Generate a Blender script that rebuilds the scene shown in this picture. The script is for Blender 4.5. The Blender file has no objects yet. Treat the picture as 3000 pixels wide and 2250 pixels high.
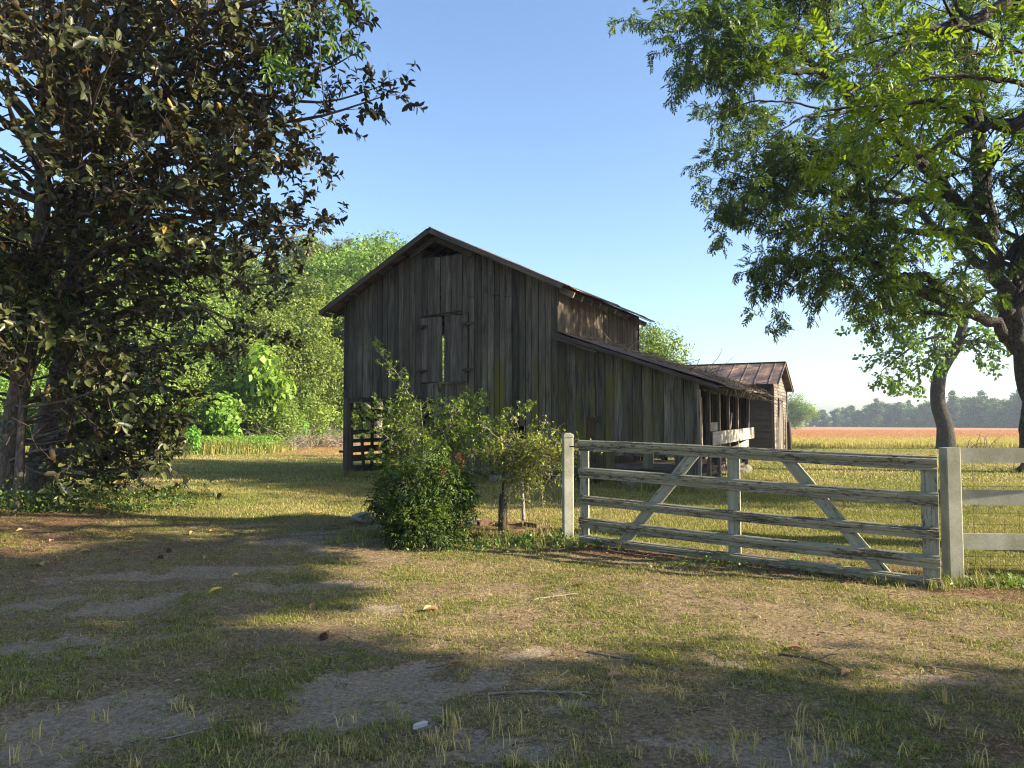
import bpy, math, random
import numpy as np
from mathutils import Vector, Matrix

R = math.radians
sc = bpy.context.scene
COL = sc.collection

# ------------------------------------------------------------------ camera, sky, sun, exposure
FPX = 2170.0; TH = math.atan(115 / FPX); EYE = 1.6
cam = bpy.data.cameras.new('camera'); camo = bpy.data.objects.new('camera', cam); COL.objects.link(camo)
camo.location = (0, 0, EYE); camo.rotation_euler = (math.pi / 2 + TH, 0, 0)
cam.sensor_width = 36; cam.lens = FPX / 3000 * 36; cam.clip_start = 0.05; cam.clip_end = 3000
sc.camera = camo
SUN_EL = R(27); SUN_BACK = R(13)           # sun to the right, a little behind the camera
SD = Vector((math.cos(SUN_BACK) * math.cos(SUN_EL), -math.sin(SUN_BACK) * math.cos(SUN_EL), math.sin(SUN_EL)))
w = bpy.data.worlds.new('World'); sc.world = w; w.use_nodes = True
nt = w.node_tree
sky = nt.nodes.new('ShaderNodeTexSky'); sky.sky_type = 'NISHITA'; sky.sun_disc = False
sky.sun_elevation = SUN_EL; sky.sun_rotation = math.atan2(SD.x, SD.y)
sky.air_density = 1.0; sky.dust_density = 1.4; sky.ozone_density = 3.2; sky.altitude = 0
nt.links.new(sky.outputs[0], nt.nodes['Background'].inputs[0])
nt.nodes['Background'].inputs[1].default_value = 0.090
sl = bpy.data.lights.new('sun', 'SUN'); so = bpy.data.objects.new('sun', sl); COL.objects.link(so)
sl.energy = 5.0; sl.angle = R(0.55); sl.color = (1.0, 0.87, 0.66)
so.location = (40, -10, 25); so.rotation_euler = SD.to_track_quat('Z', 'Y').to_euler()
sc.view_settings.view_transform = 'Standard'; sc.view_settings.look = 'None'
sc.view_settings.gamma = 1; sc.view_settings.exposure = 1.82
cy = sc.cycles
cy.max_bounces = 6; cy.diffuse_bounces = 3; cy.glossy_bounces = 2; cy.transmission_bounces = 4
cy.volume_bounces = 0; cy.transparent_max_bounces = 6; cy.use_adaptive_sampling = True; cy.adaptive_threshold = 0.008; cy.filter_width = 1.15
cy.use_denoising = True; cy.denoising_prefilter = 'NONE'; cy.sample_clamp_indirect = 6

# ------------------------------------------------------------------ helpers
def ray(px, py):
    u = (px - 1500) / FPX; v = (1125 - py) / FPX
    fw = math.cos(TH) - v * math.sin(TH); up = math.sin(TH) + v * math.cos(TH)
    return u / fw, up / fw
def at(px, py, d):                      # a point of the place, d metres in front of where the photographer stood
    a, b = ray(px, py)
    return Vector((a * d, d, EYE + b * d))
def gnd(px, py):
    a, b = ray(px, py); d = -EYE / b
    return Vector((a * d, d, gz(a * d, d)))

def hash2(ix, iy, s):
    h = np.sin(ix * 127.1 + iy * 311.7 + s * 74.7) * 43758.5453
    return h - np.floor(h)
def noise(x, y, s=0):
    ix = np.floor(x); iy = np.floor(y); fx = x - ix; fy = y - iy
    fx = fx * fx * (3 - 2 * fx); fy = fy * fy * (3 - 2 * fy)
    a = hash2(ix, iy, s); b = hash2(ix + 1, iy, s); c = hash2(ix, iy + 1, s); d = hash2(ix + 1, iy + 1, s)
    return (a * (1 - fx) + b * fx) * (1 - fy) + (c * (1 - fx) + d * fx) * fy
def fbm(x, y, s=0, o=4):
    t = 0; a = .5
    for k in range(o):
        t = t + a * noise(x * 2 ** k + 13.7 * k, y * 2 ** k - 5.1 * k, s + k); a *= .5
    return t / (1 - .5 ** o)
def sstep(a, b, x):
    t = np.clip((x - a) / (b - a), 0, 1); return t * t * (3 - 2 * t)

GA = Vector((0.95, 9.75)); GB = Vector((4.7, 7.45))      # the fence line the gate stands on
def gzv(x, y):
    x = np.asarray(x, float); y = np.asarray(y, float)
    near = 1 - sstep(14, 30, y)
    h = (fbm(x * 1.3, y * 1.3, 3) - .5) * .05 * near
    dx, dy = GB.x - GA.x, GB.y - GA.y; l2 = dx * dx + dy * dy
    t = np.clip(((x - GA.x) * dx + (y - GA.y) * dy) / l2, -1.2, 1.6)
    dist = np.hypot(x - GA.x - t * dx, y - GA.y - t * dy)
    h = h + np.exp(-(dist / .5) ** 2) * .09 * sstep(1.1, -.2, t)
    h = h + .14 * np.exp(-(((x + 9.6) / 2.6) ** 2 + ((y - 14.3) / 2.2) ** 2))
    h = h + .10 * np.exp(-(((x + 1.3) / .9) ** 2 + ((y - 10.4) / .6) ** 2))
    return h
def gz(x, y): return float(gzv(x, y))

def link(o, parent=None):
    COL.objects.link(o)
    if parent is not None: o.parent = parent
    return o
def tag(o, label=None, cat=None, group=None, kind=None):
    if label: o['label'] = label
    if cat: o['category'] = cat
    if group: o['group'] = group
    if kind: o['kind'] = kind
    return o
def empty(name, loc=(0, 0, 0), rz=0, label=None, cat=None, group=None):
    o = bpy.data.objects.new(name, None); COL.objects.link(o); o.location = loc; o.rotation_euler = (0, 0, rz)
    return tag(o, label, cat, group)
def copy_tree(o, parent=None):
    c = o.copy(); COL.objects.link(c)
    if parent is not None: c.parent = parent
    for ch in [x for x in bpy.data.objects if x.parent == o]: copy_tree(ch, c)
    return c

def np_mesh(name, verts, faces, mat, parent=None, attrs=None, smooth=False):
    """verts (N,3); faces = list of int arrays (M,k); attrs = dict name -> per-face float array (in face order)"""
    me = bpy.data.meshes.new(name)
    verts = np.asarray(verts, np.float32).reshape(-1, 3)
    me.vertices.add(len(verts)); me.vertices.foreach_set('co', verts.ravel())
    faces = [np.asarray(f, np.int32) for f in faces if len(f)]
    loops = np.concatenate([f.ravel() for f in faces])
    sizes = np.concatenate([np.full(len(f), f.shape[1], np.int32) for f in faces])
    starts = np.concatenate([[0], np.cumsum(sizes)[:-1]]).astype(np.int32)
    me.loops.add(len(loops)); me.loops.foreach_set('vertex_index', loops)
    me.polygons.add(len(sizes)); me.polygons.foreach_set('loop_start', starts)
    try: me.polygons.foreach_set('loop_total', sizes)
    except Exception: pass
    if smooth: me.polygons.foreach_set('use_smooth', np.ones(len(sizes), bool))
    me.update(calc_edges=True)
    for k, v in (attrs or {}).items():
        a = me.attributes.new(k, 'FLOAT', 'FACE'); a.data.foreach_set('value', np.asarray(v, np.float32))
    me.materials.append(mat)
    return link(bpy.data.objects.new(name, me), parent)

class MB:
    """collects prisms and tubes into ONE mesh, with a uv map along the grain and a tint per piece"""
    def __init__(s): s.v = []; s.f = []; s.uv = []; s.t = []; s.sm = []
    def prism(s, poly, ext, U, tint=None, off=None):
        poly = [Vector(p) for p in poly]; ext = Vector(ext); U = Vector(U).normalized()
        tint = random.random() if tint is None else tint
        off = off or (random.uniform(0, 50), random.uniform(0, 50))
        n0 = len(s.v); n = len(poly); s.v += poly + [p + ext for p in poly]
        fs = [list(range(n))[::-1], list(range(n, 2 * n))] + [[i, (i + 1) % n, n + (i + 1) % n, n + i] for i in range(n)]
        for f in fs:
            a, b, c = [s.v[n0 + i] for i in f[:3]]
            nr = (b - a).cross(c - b)
            nr = nr.normalized() if nr.length > 1e-9 else Vector((0, 0, 1))
            V = nr.cross(U); V = V.normalized() if V.length > .2 else (nr.cross(Vector((.3, .5, .8)))).normalized()
            s.f.append([n0 + i for i in f]); s.t.append(tint); s.sm.append(False)
            s.uv += [(s.v[n0 + i].dot(U) + off[0], s.v[n0 + i].dot(V) + off[1]) for i in f]
    def box(s, c, sx, sy, sz, rot=None, U=None, tint=None):
        c = Vector(c); M = rot or Matrix.Identity(3)
        X, Y, Z = M @ Vector((1, 0, 0)), M @ Vector((0, 1, 0)), M @ Vector((0, 0, 1))
        if U is None: U = X if sx >= max(sy, sz) else (Y if sy >= sz else Z)
        p = c - X * sx / 2 - Y * sy / 2 - Z * sz / 2
        s.prism([p, p + X * sx, p + X * sx + Z * sz, p + Z * sz], Y * sy, U, tint)
    def plank(s, p0, p1, wd, width, thick, tint=None):     # centred board from p0 to p1, wd = direction of its width
        p0 = Vector(p0); p1 = Vector(p1); U = (p1 - p0).normalized(); wd = Vector(wd); wd = (wd - U * wd.dot(U)).normalized()
        n = U.cross(wd)
        a = wd * width / 2; b = n * thick / 2
        s.prism([p0 - a - b, p1 - a - b, p1 + a - b, p0 + a - b], b * 2, U, tint)
    def tube(s, pts, rad, n=6, tint=None, cap=True):
        pts = [Vector(p) for p in pts]; k = len(pts)
        if not hasattr(rad, '__len__'): rad = [rad] * k
        tint = random.random() if tint is None else tint
        off = (random.uniform(0, 50), random.uniform(0, 50)); n0 = len(s.v); acc = 0; ref = None; us = []
        for i, p in enumerate(pts):
            t = (pts[min(i + 1, k - 1)] - pts[max(i - 1, 0)]); t = t.normalized() if t.length > 1e-9 else Vector((0, 0, 1))
            if ref is None: ref = t.orthogonal().normalized()
            ref = (ref - t * ref.dot(t)).normalized(); b = t.cross(ref)
            if i: acc += (p - pts[i - 1]).length
            us.append(acc)
            for j in range(n):
                a = 2 * math.pi * j / n; s.v.append(p + (ref * math.cos(a) + b * math.sin(a)) * rad[i])
        for i in range(k - 1):
            c = (rad[i] + rad[i + 1]) * math.pi
            for j in range(n):
                j2 = (j + 1) % n
                s.f.append([n0 + i * n + j, n0 + i * n + j2, n0 + (i + 1) * n + j2, n0 + (i + 1) * n + j])
                s.uv += [(us[i] + off[0], c * j / n + off[1]), (us[i] + off[0], c * (j + 1) / n + off[1]),
                         (us[i + 1] + off[0], c * (j + 1) / n + off[1]), (us[i + 1] + off[0], c * j / n + off[1])]
                s.t.append(tint); s.sm.append(True)
        if cap:
            for base, rev in ((n0, True), (n0 + (k - 1) * n, False)):
                f = list(range(base, base + n)); f = f[::-1] if rev else f
                s.f.append(f); s.t.append(tint); s.sm.append(False); s.uv += [(off[0] + s.v[i].x, off[1] + s.v[i].y) for i in f]
    def build(s, name, mat, parent=None):
        me = bpy.data.meshes.new(name); me.from_pydata([tuple(v) for v in s.v], [], s.f)
        u = me.uv_layers.new(name='UVMap'); u.data.foreach_set('uv', np.array(s.uv, np.float32).ravel())
        a = me.attributes.new('tint', 'FLOAT', 'FACE'); a.data.foreach_set('value', np.array(s.t, np.float32))
        me.polygons.foreach_set('use_smooth', np.array(s.sm, bool)); me.materials.append(mat)
        return link(bpy.data.objects.new(name, me), parent)

# ------------------------------------------------------------------ node material helper
class G:
    def __init__(s, name):
        s.m = bpy.data.materials.new(name); s.m.use_nodes = True; s.t = s.m.node_tree; s.t.nodes.clear()
        s.out = s.t.nodes.new('ShaderNodeOutputMaterial')
    def n(s, typ, ins=None, **props):
        nd = s.t.nodes.new('ShaderNode' + typ)
        for k, v in props.items(): setattr(nd, k, v)
        for k, v in (ins or {}).items():
            i = nd.inputs[k]
            if isinstance(v, bpy.types.NodeSocket): s.t.links.new(v, i)
            else:
                if isinstance(v, (tuple, list)) and i.type == 'RGBA' and len(v) == 3: v = (*v, 1)
                i.default_value = v
        return nd
    def mix(s, fac, a, b, mode='MIX'):
        nd = s.t.nodes.new('ShaderNodeMix'); nd.data_type = 'RGBA'; nd.blend_type = mode
        for i, v in ((0, fac), (6, a), (7, b)):
            if isinstance(v, bpy.types.NodeSocket): s.t.links.new(v, nd.inputs[i])
            else: nd.inputs[i].default_value = (*v, 1) if isinstance(v, (tuple, list)) else v
        return nd.outputs[2]
    def math(s, op, a, b=0.0, c=0.0):
        nd = s.t.nodes.new('ShaderNodeMath'); nd.operation = op
        for i, v in enumerate((a, b, c)):
            if isinstance(v, bpy.types.NodeSocket): s.t.links.new(v, nd.inputs[i])
            else: nd.inputs[i].default_value = v
        return nd.outputs[0]
    def ramp(s, fac, stops):
        nd = s.t.nodes.new('ShaderNodeValToRGB'); s.t.links.new(fac, nd.inputs[0]); e = nd.color_ramp.elements
        while len(e) < len(stops): e.new(.5)
        for x, (p, c) in zip(e, stops):
            x.position = p; x.color = (*c, 1) if isinstance(c, (tuple, list)) else (c, c, c, 1)
        return nd.outputs[0]
    def attr(s, name, out='Fac'):
        nd = s.t.nodes.new('ShaderNodeAttribute'); nd.attribute_name = name; return nd.outputs[out]
    def noise(s, vec, scale, detail=3, rough=.55):
        return s.n('TexNoise', {'Vector': vec, 'Scale': scale, 'Detail': detail, 'Roughness': rough}).outputs[0]
    def scaled(s, vec, v):
        return s.n('VectorMath', {0: vec, 1: v}, operation='MULTIPLY').outputs[0]
    def finish(s, color, rough=.85, bump=None, bstr=.4, bdist=.01, spec=.3, metal=0.0):
        p = s.n('BsdfPrincipled', {'Base Color': color, 'Roughness': rough, 'Metallic': metal})
        p.inputs['Specular IOR Level'].default_value = spec
        if bump is not None:
            b = s.n('Bump', {'Height': bump, 'Strength': bstr, 'Distance': bdist}); s.t.links.new(b.outputs[0], p.inputs['Normal'])
        s.t.links.new(p.outputs[0], s.out.inputs[0]); return s.m

def wood(name, light, dark, moss=0.0, knots=.5, vary=.5, red=0.0):
    g = G(name); uv = g.n('UVMap').outputs[0]; tc = g.n('TexCoord').outputs['Object']
    t = g.attr('tint')
    fine = g.noise(g.scaled(uv, (1.6, 55, 1)), 1, 4, .6)
    mid = g.noise(g.scaled(uv, (.9, 9, 1)), 1, 3, .6)
    big = g.noise(g.scaled(tc, (1.3, 1.3, .35)), 1, 3)
    f = g.math('ADD', g.math('MULTIPLY', fine, .62), g.math('MULTIPLY', mid, .55))
    base = g.ramp(f, [(.44, dark), (.56, tuple(a * .5 + b * .5 for a, b in zip(light, dark))), (.70, light)])
    tf = g.ramp(t, [(0, 1 - vary), (1, 1.25)])
    c = g.mix(1.0, base, tf, 'MULTIPLY')
    bf = g.ramp(big, [(.3, .62), (.65, 1.08)])
    c = g.mix(1.0, c, bf, 'MULTIPLY')
    # warm brown boards here and there
    wm = g.math('GREATER_THAN', g.math('FRACT', g.math('MULTIPLY', t, 7.31)), .7)
    c = g.mix(g.math('MULTIPLY', wm, .25 + red), c, (.105, .075, .055))
    # knots
    vo = g.n('TexVoronoi', {'Vector': g.scaled(uv, (1.7, 6.5, 1)), 'Scale': 1.0}, feature='F1')
    kn = g.ramp(vo.outputs['Distance'], [(.04, 1.0), (.13, 0.0)])
    c = g.mix(g.math('MULTIPLY', kn, knots), c, tuple(x * .35 for x in dark))
    if moss:
        mn = g.noise(g.scaled(tc, (1.6, 1.6, .45)), 1, 4, .6)
        z = g.n('SeparateXYZ', {0: tc})
        zr = g.ramp(g.math('DIVIDE', z.outputs['Z'], 6.0), [(.05, .6), (.2, 1), (.42, .9), (.62, 0)])
        xr = g.ramp(g.math('DIVIDE', z.outputs['X'], 12.0), [(.3, 0), (.42, .9), (.55, .8), (.75, 1), (.85, .5)])
        mm = g.math('MULTIPLY', g.math('MULTIPLY', g.ramp(mn, [(.42, 0), (.60, 1)]), zr), xr)
        mm = g.math('MULTIPLY', mm, g.ramp(g.math('FRACT', g.math('MULTIPLY', t, 3.7)), [(.2, .15), (.7, 1)]))
        c = g.mix(g.math('MULTIPLY', mm, moss), c, (.15, .135, .015))
    return g.finish(c, .9, f, .5, .012, .2)

def leafmat(name, c1, c2, trans=.35, rough=.5, spec=.4, tcol=None, back=None, hue=.03, val=.25):
    g = G(name); t = g.attr('tint')
    oi = g.n('ObjectInfo').outputs['Random']
    c = g.ramp(t, [(0, c1), (.75, c2), (1, tuple(min(1, x * 1.35) for x in c2))])
    hs = g.n('HueSaturation', {'Hue': g.math('ADD', g.math('MULTIPLY', oi, hue * 2), .5 - hue), 'Saturation': 1.0,
                               'Value': g.math('ADD', g.math('MULTIPLY', oi, val * 2), 1 - val), 'Color': c}).outputs[0]
    if back is not None:
        hs = g.mix(g.n('NewGeometry').outputs['Backfacing'], hs, back)
    p = g.n('BsdfPrincipled', {'Base Color': hs, 'Roughness': rough}); p.inputs['Specular IOR Level'].default_value = spec
    tc = g.mix(1.0, hs, tcol or (1.15, 1.25, .55), 'MULTIPLY')
    tr = g.n('BsdfTranslucent', {'Color': tc})
    ms = g.n('MixShader', {0: trans, 1: p.outputs[0], 2: tr.outputs[0]})
    g.t.links.new(ms.outputs[0], g.out.inputs[0]); return g.m

M = {}
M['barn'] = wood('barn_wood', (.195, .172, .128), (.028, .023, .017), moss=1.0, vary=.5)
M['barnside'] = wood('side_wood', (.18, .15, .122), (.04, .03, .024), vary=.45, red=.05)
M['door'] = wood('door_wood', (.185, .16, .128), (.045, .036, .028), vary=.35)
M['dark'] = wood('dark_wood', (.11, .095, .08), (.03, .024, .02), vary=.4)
M['stud'] = wood('stud_wood', (.34, .29, .23), (.10, .075, .055), vary=.35, knots=.3)
M['pale'] = wood('pale_board', (.46, .44, .39), (.22, .2, .16), vary=.2, knots=.5)
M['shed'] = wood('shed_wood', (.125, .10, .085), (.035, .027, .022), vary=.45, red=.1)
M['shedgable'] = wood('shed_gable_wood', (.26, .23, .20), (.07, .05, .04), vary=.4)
M['stick'] = wood('stick_bark', (.24, .19, .14), (.08, .06, .045), vary=.5, knots=.2)

def bark(name, light, dark, sc_=1.0, bstr=.9):
    g = G(name); uv = g.n('UVMap').outputs[0]
    a = g.noise(g.scaled(uv, (3.5 * sc_, 14 * sc_, 1)), 1, 5, .65)
    v = g.n('TexVoronoi', {'Vector': g.scaled(uv, (5 * sc_, 16 * sc_, 1)), 'Scale': 1.0}, feature='DISTANCE_TO_EDGE').outputs['Distance']
    h = g.math('ADD', a, g.ramp(v, [(0, 0.0), (.25, .6)]))
    tc = g.n('TexCoord').outputs['Object']
    lich = g.ramp(g.noise(tc, 3.3, 4, .6), [(.55, 0), (.72, .6)])
    c = g.ramp(h, [(.35, dark), (1.0, light)])
    c = g.mix(lich, c, tuple(min(1, x * 1.5) for x in light))
    return g.finish(c, .92, h, bstr, .03, .15)
M['bark'] = bark('pecan_bark', (.060, .052, .045), (.016, .013, .011))
M['mbark'] = bark('magnolia_bark', (.15, .125, .10), (.05, .042, .034), .8, .4)
M['fbark'] = bark('forest_bark', (.25, .22, .18), (.08, .065, .05), .7, .4)
M['twig'] = bark('twig_bark', (.30, .26, .20), (.12, .10, .075), 2, .3)

M['mag'] = leafmat('magnolia_leaf', (.019, .026, .008), (.062, .068, .018), trans=.08, rough=.42, spec=.35, back=(.050, .040, .018), hue=.01, val=.1, tcol=(1.2, 1.1, .4))
M['magy'] = leafmat('magnolia_old_leaf', (.30, .15, .03), (.42, .33, .08), trans=.25, rough=.5, hue=.01, val=.1)
M['pecan'] = leafmat('pecan_leaf', (.038, .082, .011), (.095, .16, .022), trans=.42, rough=.45, spec=.35, hue=.012, val=.12)
M['pecanf'] = leafmat('near_pecan_leaf', (.075, .14, .012), (.19, .265, .022), trans=.5, rough=.45, spec=.35, hue=.01, val=.1)
M['cat'] = leafmat('broad_leaf', (.06, .12, .015), (.12, .20, .03), trans=.5, rough=.45, spec=.35, hue=.01, val=.1)
M['for1'] = leafmat('forest_leaf', (.060, .115, .018), (.185, .26, .048), trans=.35, rough=.55, spec=.3, hue=.018, val=.22)
M['forp'] = leafmat('pine_needles', (.07, .09, .03), (.15, .16, .06), trans=.2, rough=.6, spec=.3, hue=.02, val=.15)
M['forbright'] = leafmat('vine_leaf', (.10, .20, .03), (.20, .34, .05), trans=.4, rough=.5, spec=.3, hue=.02, val=.12)
M['farleaf'] = leafmat('far_leaf', (.028, .062, .014), (.085, .14, .028), trans=.25, rough=.6, spec=.2, hue=.03, val=.3)
M['privet'] = leafmat('privet_leaf', (.06, .115, .015), (.19, .25, .04), trans=.35, rough=.4, spec=.45, hue=.01, val=.05)
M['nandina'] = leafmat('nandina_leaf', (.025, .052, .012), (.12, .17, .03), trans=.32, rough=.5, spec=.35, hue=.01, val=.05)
M['honey'] = leafmat('honeysuckle_leaf', (.07, .12, .015), (.24, .27, .04), trans=.38, rough=.45, spec=.4, hue=.01, val=.05)
M['flower'] = leafmat('pale_flower', (.6, .5, .2), (.75, .68, .4), trans=.3, rough=.6, hue=.01, val=.05)
M['berry'] = leafmat('red_berries', (.16, .010, .010), (.26, .015, .015), trans=.1, rough=.3, hue=.01, val=.05, tcol=(1, 1, 1))
M['weed'] = leafmat('weed_leaf', (.06, .12, .02), (.14, .22, .04), trans=.35, rough=.5, hue=.02, val=.1)

def grassmat(name, green1, green2, straw):
    g = G(name); t = g.attr('tint'); d = g.attr('dry')
    c = g.mix(d, g.ramp(t, [(0, green1), (1, green2)]), g.ramp(t, [(0, tuple(x * .6 for x in straw)), (1, straw)]))
    p = g.n('BsdfPrincipled', {'Base Color': c, 'Roughness': .6}); p.inputs['Specular IOR Level'].default_value = .25
    tr = g.n('BsdfTranslucent', {'Color': g.mix(1.0, c, (1.1, 1.15, .6), 'MULTIPLY')})
    ms = g.n('MixShader', {0: .3, 1: p.outputs[0], 2: tr.outputs[0]})
    g.t.links.new(ms.outputs[0], g.out.inputs[0]); return g.m
M['grass'] = grassmat('grass_blades', (.065, .095, .014), (.26, .28, .055), (.56, .43, .20))
M['litter'] = grassmat('dry_litter', (.10, .06, .035), (.30, .20, .12), (.52, .39, .22))
M['fieldgrass'] = grassmat('field_grass', (.30, .26, .07), (.44, .36, .12), (.48, .24, .12))

def metal(name, c1, c2, c3):
    g = G(name); tc = g.n('TexCoord').outputs['Object']
    a = g.noise(tc, 1.1, 5, .65); b = g.noise(g.scaled(tc, (9, 1.2, 3)), 1, 4, .6)
    c = g.ramp(a, [(.32, c1), (.5, c2), (.68, c3)])
    c = g.mix(1.0, c, g.ramp(b, [(.3, .55), (.7, 1.15)]), 'MULTIPLY')
    return g.finish(c, .6, b, .2, .01, .35, .25)
M['roof'] = metal('rusty_roof_metal', (.11, .07, .055), (.20, .12, .085), (.30, .20, .15))
M['shedroof'] = metal('shed_roof_metal', (.07, .052, .05), (.14, .098, .08), (.38, .25, .17))

def painted(name, paint, under, amount, streak=(1.0, 14, 1)):
    g = G(name); uv = g.n('UVMap').outputs[0]; tc = g.n('TexCoord').outputs['Object']; t = g.attr('tint')
    a = g.noise(g.scaled(uv, (11, 42, 1)), 1, 6, .8)
    b = g.noise(g.scaled(uv, (1.6, 7.0, 1)), 1, 3, .6)
    m = g.math('ADD', g.math('MULTIPLY', a, .75), g.math('MULTIPLY', b, .45))
    pm = g.ramp(m, [(amount, 1.0), (amount + .025, 0.0)])     # 1 = paint left
    pn = g.noise(g.scaled(uv, (2, 22, 1)), 1, 4, .6)
    pc = g.mix(1.0, paint, g.ramp(pn, [(.3, .55), (.7, 1.06)]), 'MULTIPLY')
    dirt = g.noise(tc, 2.1, 5, .6)
    pc = g.mix(g.ramp(dirt, [(.42, 0), (.7, .55)]), pc, (.20, .19, .10))
    fine = g.noise(g.scaled(uv, (2, 60, 1)), 1, 4, .6)
    uc = g.ramp(fine, [(.35, tuple(x * .45 for x in under)), (.7, under)])
    c = g.mix(pm, uc, pc)
    h = g.math('ADD', g.math('MULTIPLY', pm, .6), g.math('MULTIPLY', fine, .5))
    return g.finish(c, .75, h, .5, .004, .3)
M['gate'] = painted('peeling_white_paint', (.31, .285, .195), (.11, .09, .06), .625)
M['gatecl'] = painted('worn_white_paint', (.34, .33, .25), (.14, .115, .085), .66)
def stained(name, col, stain):
    g = G(name); tc = g.n('TexCoord').outputs['Object']
    a = g.noise(g.scaled(tc, (3, 3, 2)), 1, 6, .65); b = g.noise(tc, 55, 3, .6)
    c = g.mix(g.ramp(a, [(.38, 0), (.62, .9)]), col, stain)
    c = g.mix(1.0, c, g.ramp(b, [(.3, .82), (.7, 1.05)]), 'MULTIPLY')
    return g.finish(c, .8, b, .25, .003, .25)
M['post'] = stained('stained_white_post', (.38, .37, .30), (.20, .20, .13))
M['board'] = stained('stained_fence_board', (.33, .325, .26), (.19, .19, .125))
M['black'] = stained('charred_post', (.045, .038, .032), (.09, .07, .05))
M['wire'] = stained('rusty_wire', (.16, .13, .10), (.09, .06, .04))
M['brick'] = stained('old_brick', (.20, .10, .065), (.12, .08, .055))
M['stone'] = stained('grey_stone', (.26, .24, .20), (.14, .13, .10))
M['dleaf'] = leafmat('dead_leaf', (.20, .10, .045), (.40, .27, .13), trans=.15, rough=.6, hue=.02, val=.2, tcol=(1, .9, .6))
M['cone'] = stained('pine_cone', (.09, .05, .03), (.05, .03, .02))

# ------------------------------------------------------------------ ground
SAND = []
def sand_el(px, py, rx, ry, ang=0):
    p = ray(px, py); d = -EYE / p[1]; SAND.append((p[0] * d, d, rx, ry, ang))
sand_el(1180, 2010, .75, .36, .3); sand_el(1080, 2120, .55, .25, .1); sand_el(180, 2120, .85, .35, .3); sand_el(430, 2080, .4, .18)
sand_el(560, 1680, 1.7, .55, .25); sand_el(880, 1590, 1.3, .6, .1); sand_el(300, 1760, 1.3, .5, .2); sand_el(80, 1900, .9, .4, .2)
sand_el(1000, 1560, 1.0, .3, 0); sand_el(850, 1720, 1.0, .35, .1); sand_el(1500, 1900, .35, .18, .6); sand_el(2080, 1940, .3, .12)
sand_el(1440, 2170, .5, .15, .1); sand_el(2200, 2180, .5, .2, .1); sand_el(620, 1860, .5, .12); sand_el(1750, 2060, .25, .1)
sand_el(700, 1540, .9, .2, 0); sand_el(1100, 1790, .55, .2, .2); sand_el(60, 2230, .6, .2); sand_el(2650, 1960, .3, .12)
def masks(x, y):
    s = np.zeros_like(x)
    wx = x + (fbm(x * 1.7, y * 1.7, 11) - .5) * .9; wy = y + (fbm(x * 1.7, y * 1.7, 17) - .5) * .9
    for cx, cy_, rx, ry, an in SAND:
        dx, dy = wx - cx, wy - cy_
        u = dx * math.cos(an) + dy * math.sin(an); v = -dx * math.sin(an) + dy * math.cos(an)
        s = np.maximum(s, 1 - sstep(.55, 1.15, np.hypot(u / rx, v / ry)))
    bare = np.exp(-(((x + 4.6) / 3.0) ** 2 + ((y - 8.6) / 2.2) ** 2) ** 2)
    s = s * sstep(.24, .50, fbm(x * 2.6, y * 2.6, 23) + .06)
    # reddish leaf litter: below the magnolia and along the fence line
    lit = np.exp(-(((x + 8.2) / 3.4) ** 2 + ((y - 11.5) / 3.0) ** 2)) * 1.3
    dx, dy = GB.x - GA.x, GB.y - GA.y; l2 = dx * dx + dy * dy
    t = ((x - GA.x) * dx + (y - GA.y) * dy) / l2; tt = np.clip(t, -.75, 1.5)
    dist = np.hypot(x - GA.x - tt * dx, y - GA.y - tt * dy) + (fbm(x * 2, y * 2, 5) - .5) * .5
    strip = 1 - sstep(.25, .85, dist)
    cor = np.exp(-(((x - 3.2) / 1.0) ** 2 + ((y - 3.9) / .55) ** 2))
    lit = np.clip(lit + strip * 1.1 + cor * 1.2 + (fbm(x * 1.5, y * 1.5, 31) - .62) * 1.6 * (y < 12), 0, 1)
    # lawn = thick mown grass beyond the drive
    side = (x - GA.x) * (-dy) + (y - GA.y) * dx          # >0 behind the fence line
    lawn = sstep(11.2, 13.5, y + (fbm(x * .8, y * .8, 41) - .5) * 3 + np.where(x < -3, -(x + 3) * -.25, 0))
    lawn = np.maximum(lawn, sstep(.3, 1.3, side / math.sqrt(l2)) * (x > .6))
    lit = np.clip(lit + .35 * np.exp(-(((x + 6.5) / 2.2) ** 2 + ((y - 9.2) / 1.6) ** 2)), 0, 1)
    gr = (1 - .72 * bare) * np.clip(.50 + (fbm(x * 1.25, y * 1.25, 51) - .5) * 2.4, .05, 1)
    green = np.maximum(lawn, gr * (1 - .75 * lit)) * (1 - .88 * s)
    return s, lit * (1 - lawn * .8), green, lawn

def axis(parts):
    o = []
    for a, b, st in parts: o += list(np.arange(a, b, st))
    return np.array(o + [parts[-1][1]])
gx = axis([(-400, -60, 20), (-60, -16, 1.0), (-16, -7, .14), (-7, 7, .05), (7, 16, .14), (16, 60, 1.0), (60, 400, 20)])
gy = axis([(-60, 0, 5), (0, 2.5, .25), (2.5, 9, .04), (9, 15, .09), (15, 34, .3), (34, 80, 1.5), (80, 440, 20)])
X, Y = np.meshgrid(gx, gy); XF, YF = X.ravel(), Y.ravel()
s_, l_, g_, lw = masks(XF, YF)
Z = gzv(XF, YF) - s_ * .012 + (noise(XF * 9, YF * 9, 2) - .5) * .012 * (YF < 14)
nx, ny = len(gx), len(gy)
idx = np.arange(nx * ny).reshape(ny, nx)
quads = np.stack([idx[:-1, :-1], idx[:-1, 1:], idx[1:, 1:], idx[1:, :-1]], -1).reshape(-1, 4)
g = G('ground'); tc = g.n('TexCoord').outputs['Object']
mk = g.attr('mask', 'Color'); sp = g.n('SeparateColor', {0: mk})
n1 = g.noise(tc, 34, 6, .75); n2 = g.noise(tc, 3.2, 4, .6); n3 = g.noise(tc, 150, 3, .6)
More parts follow.
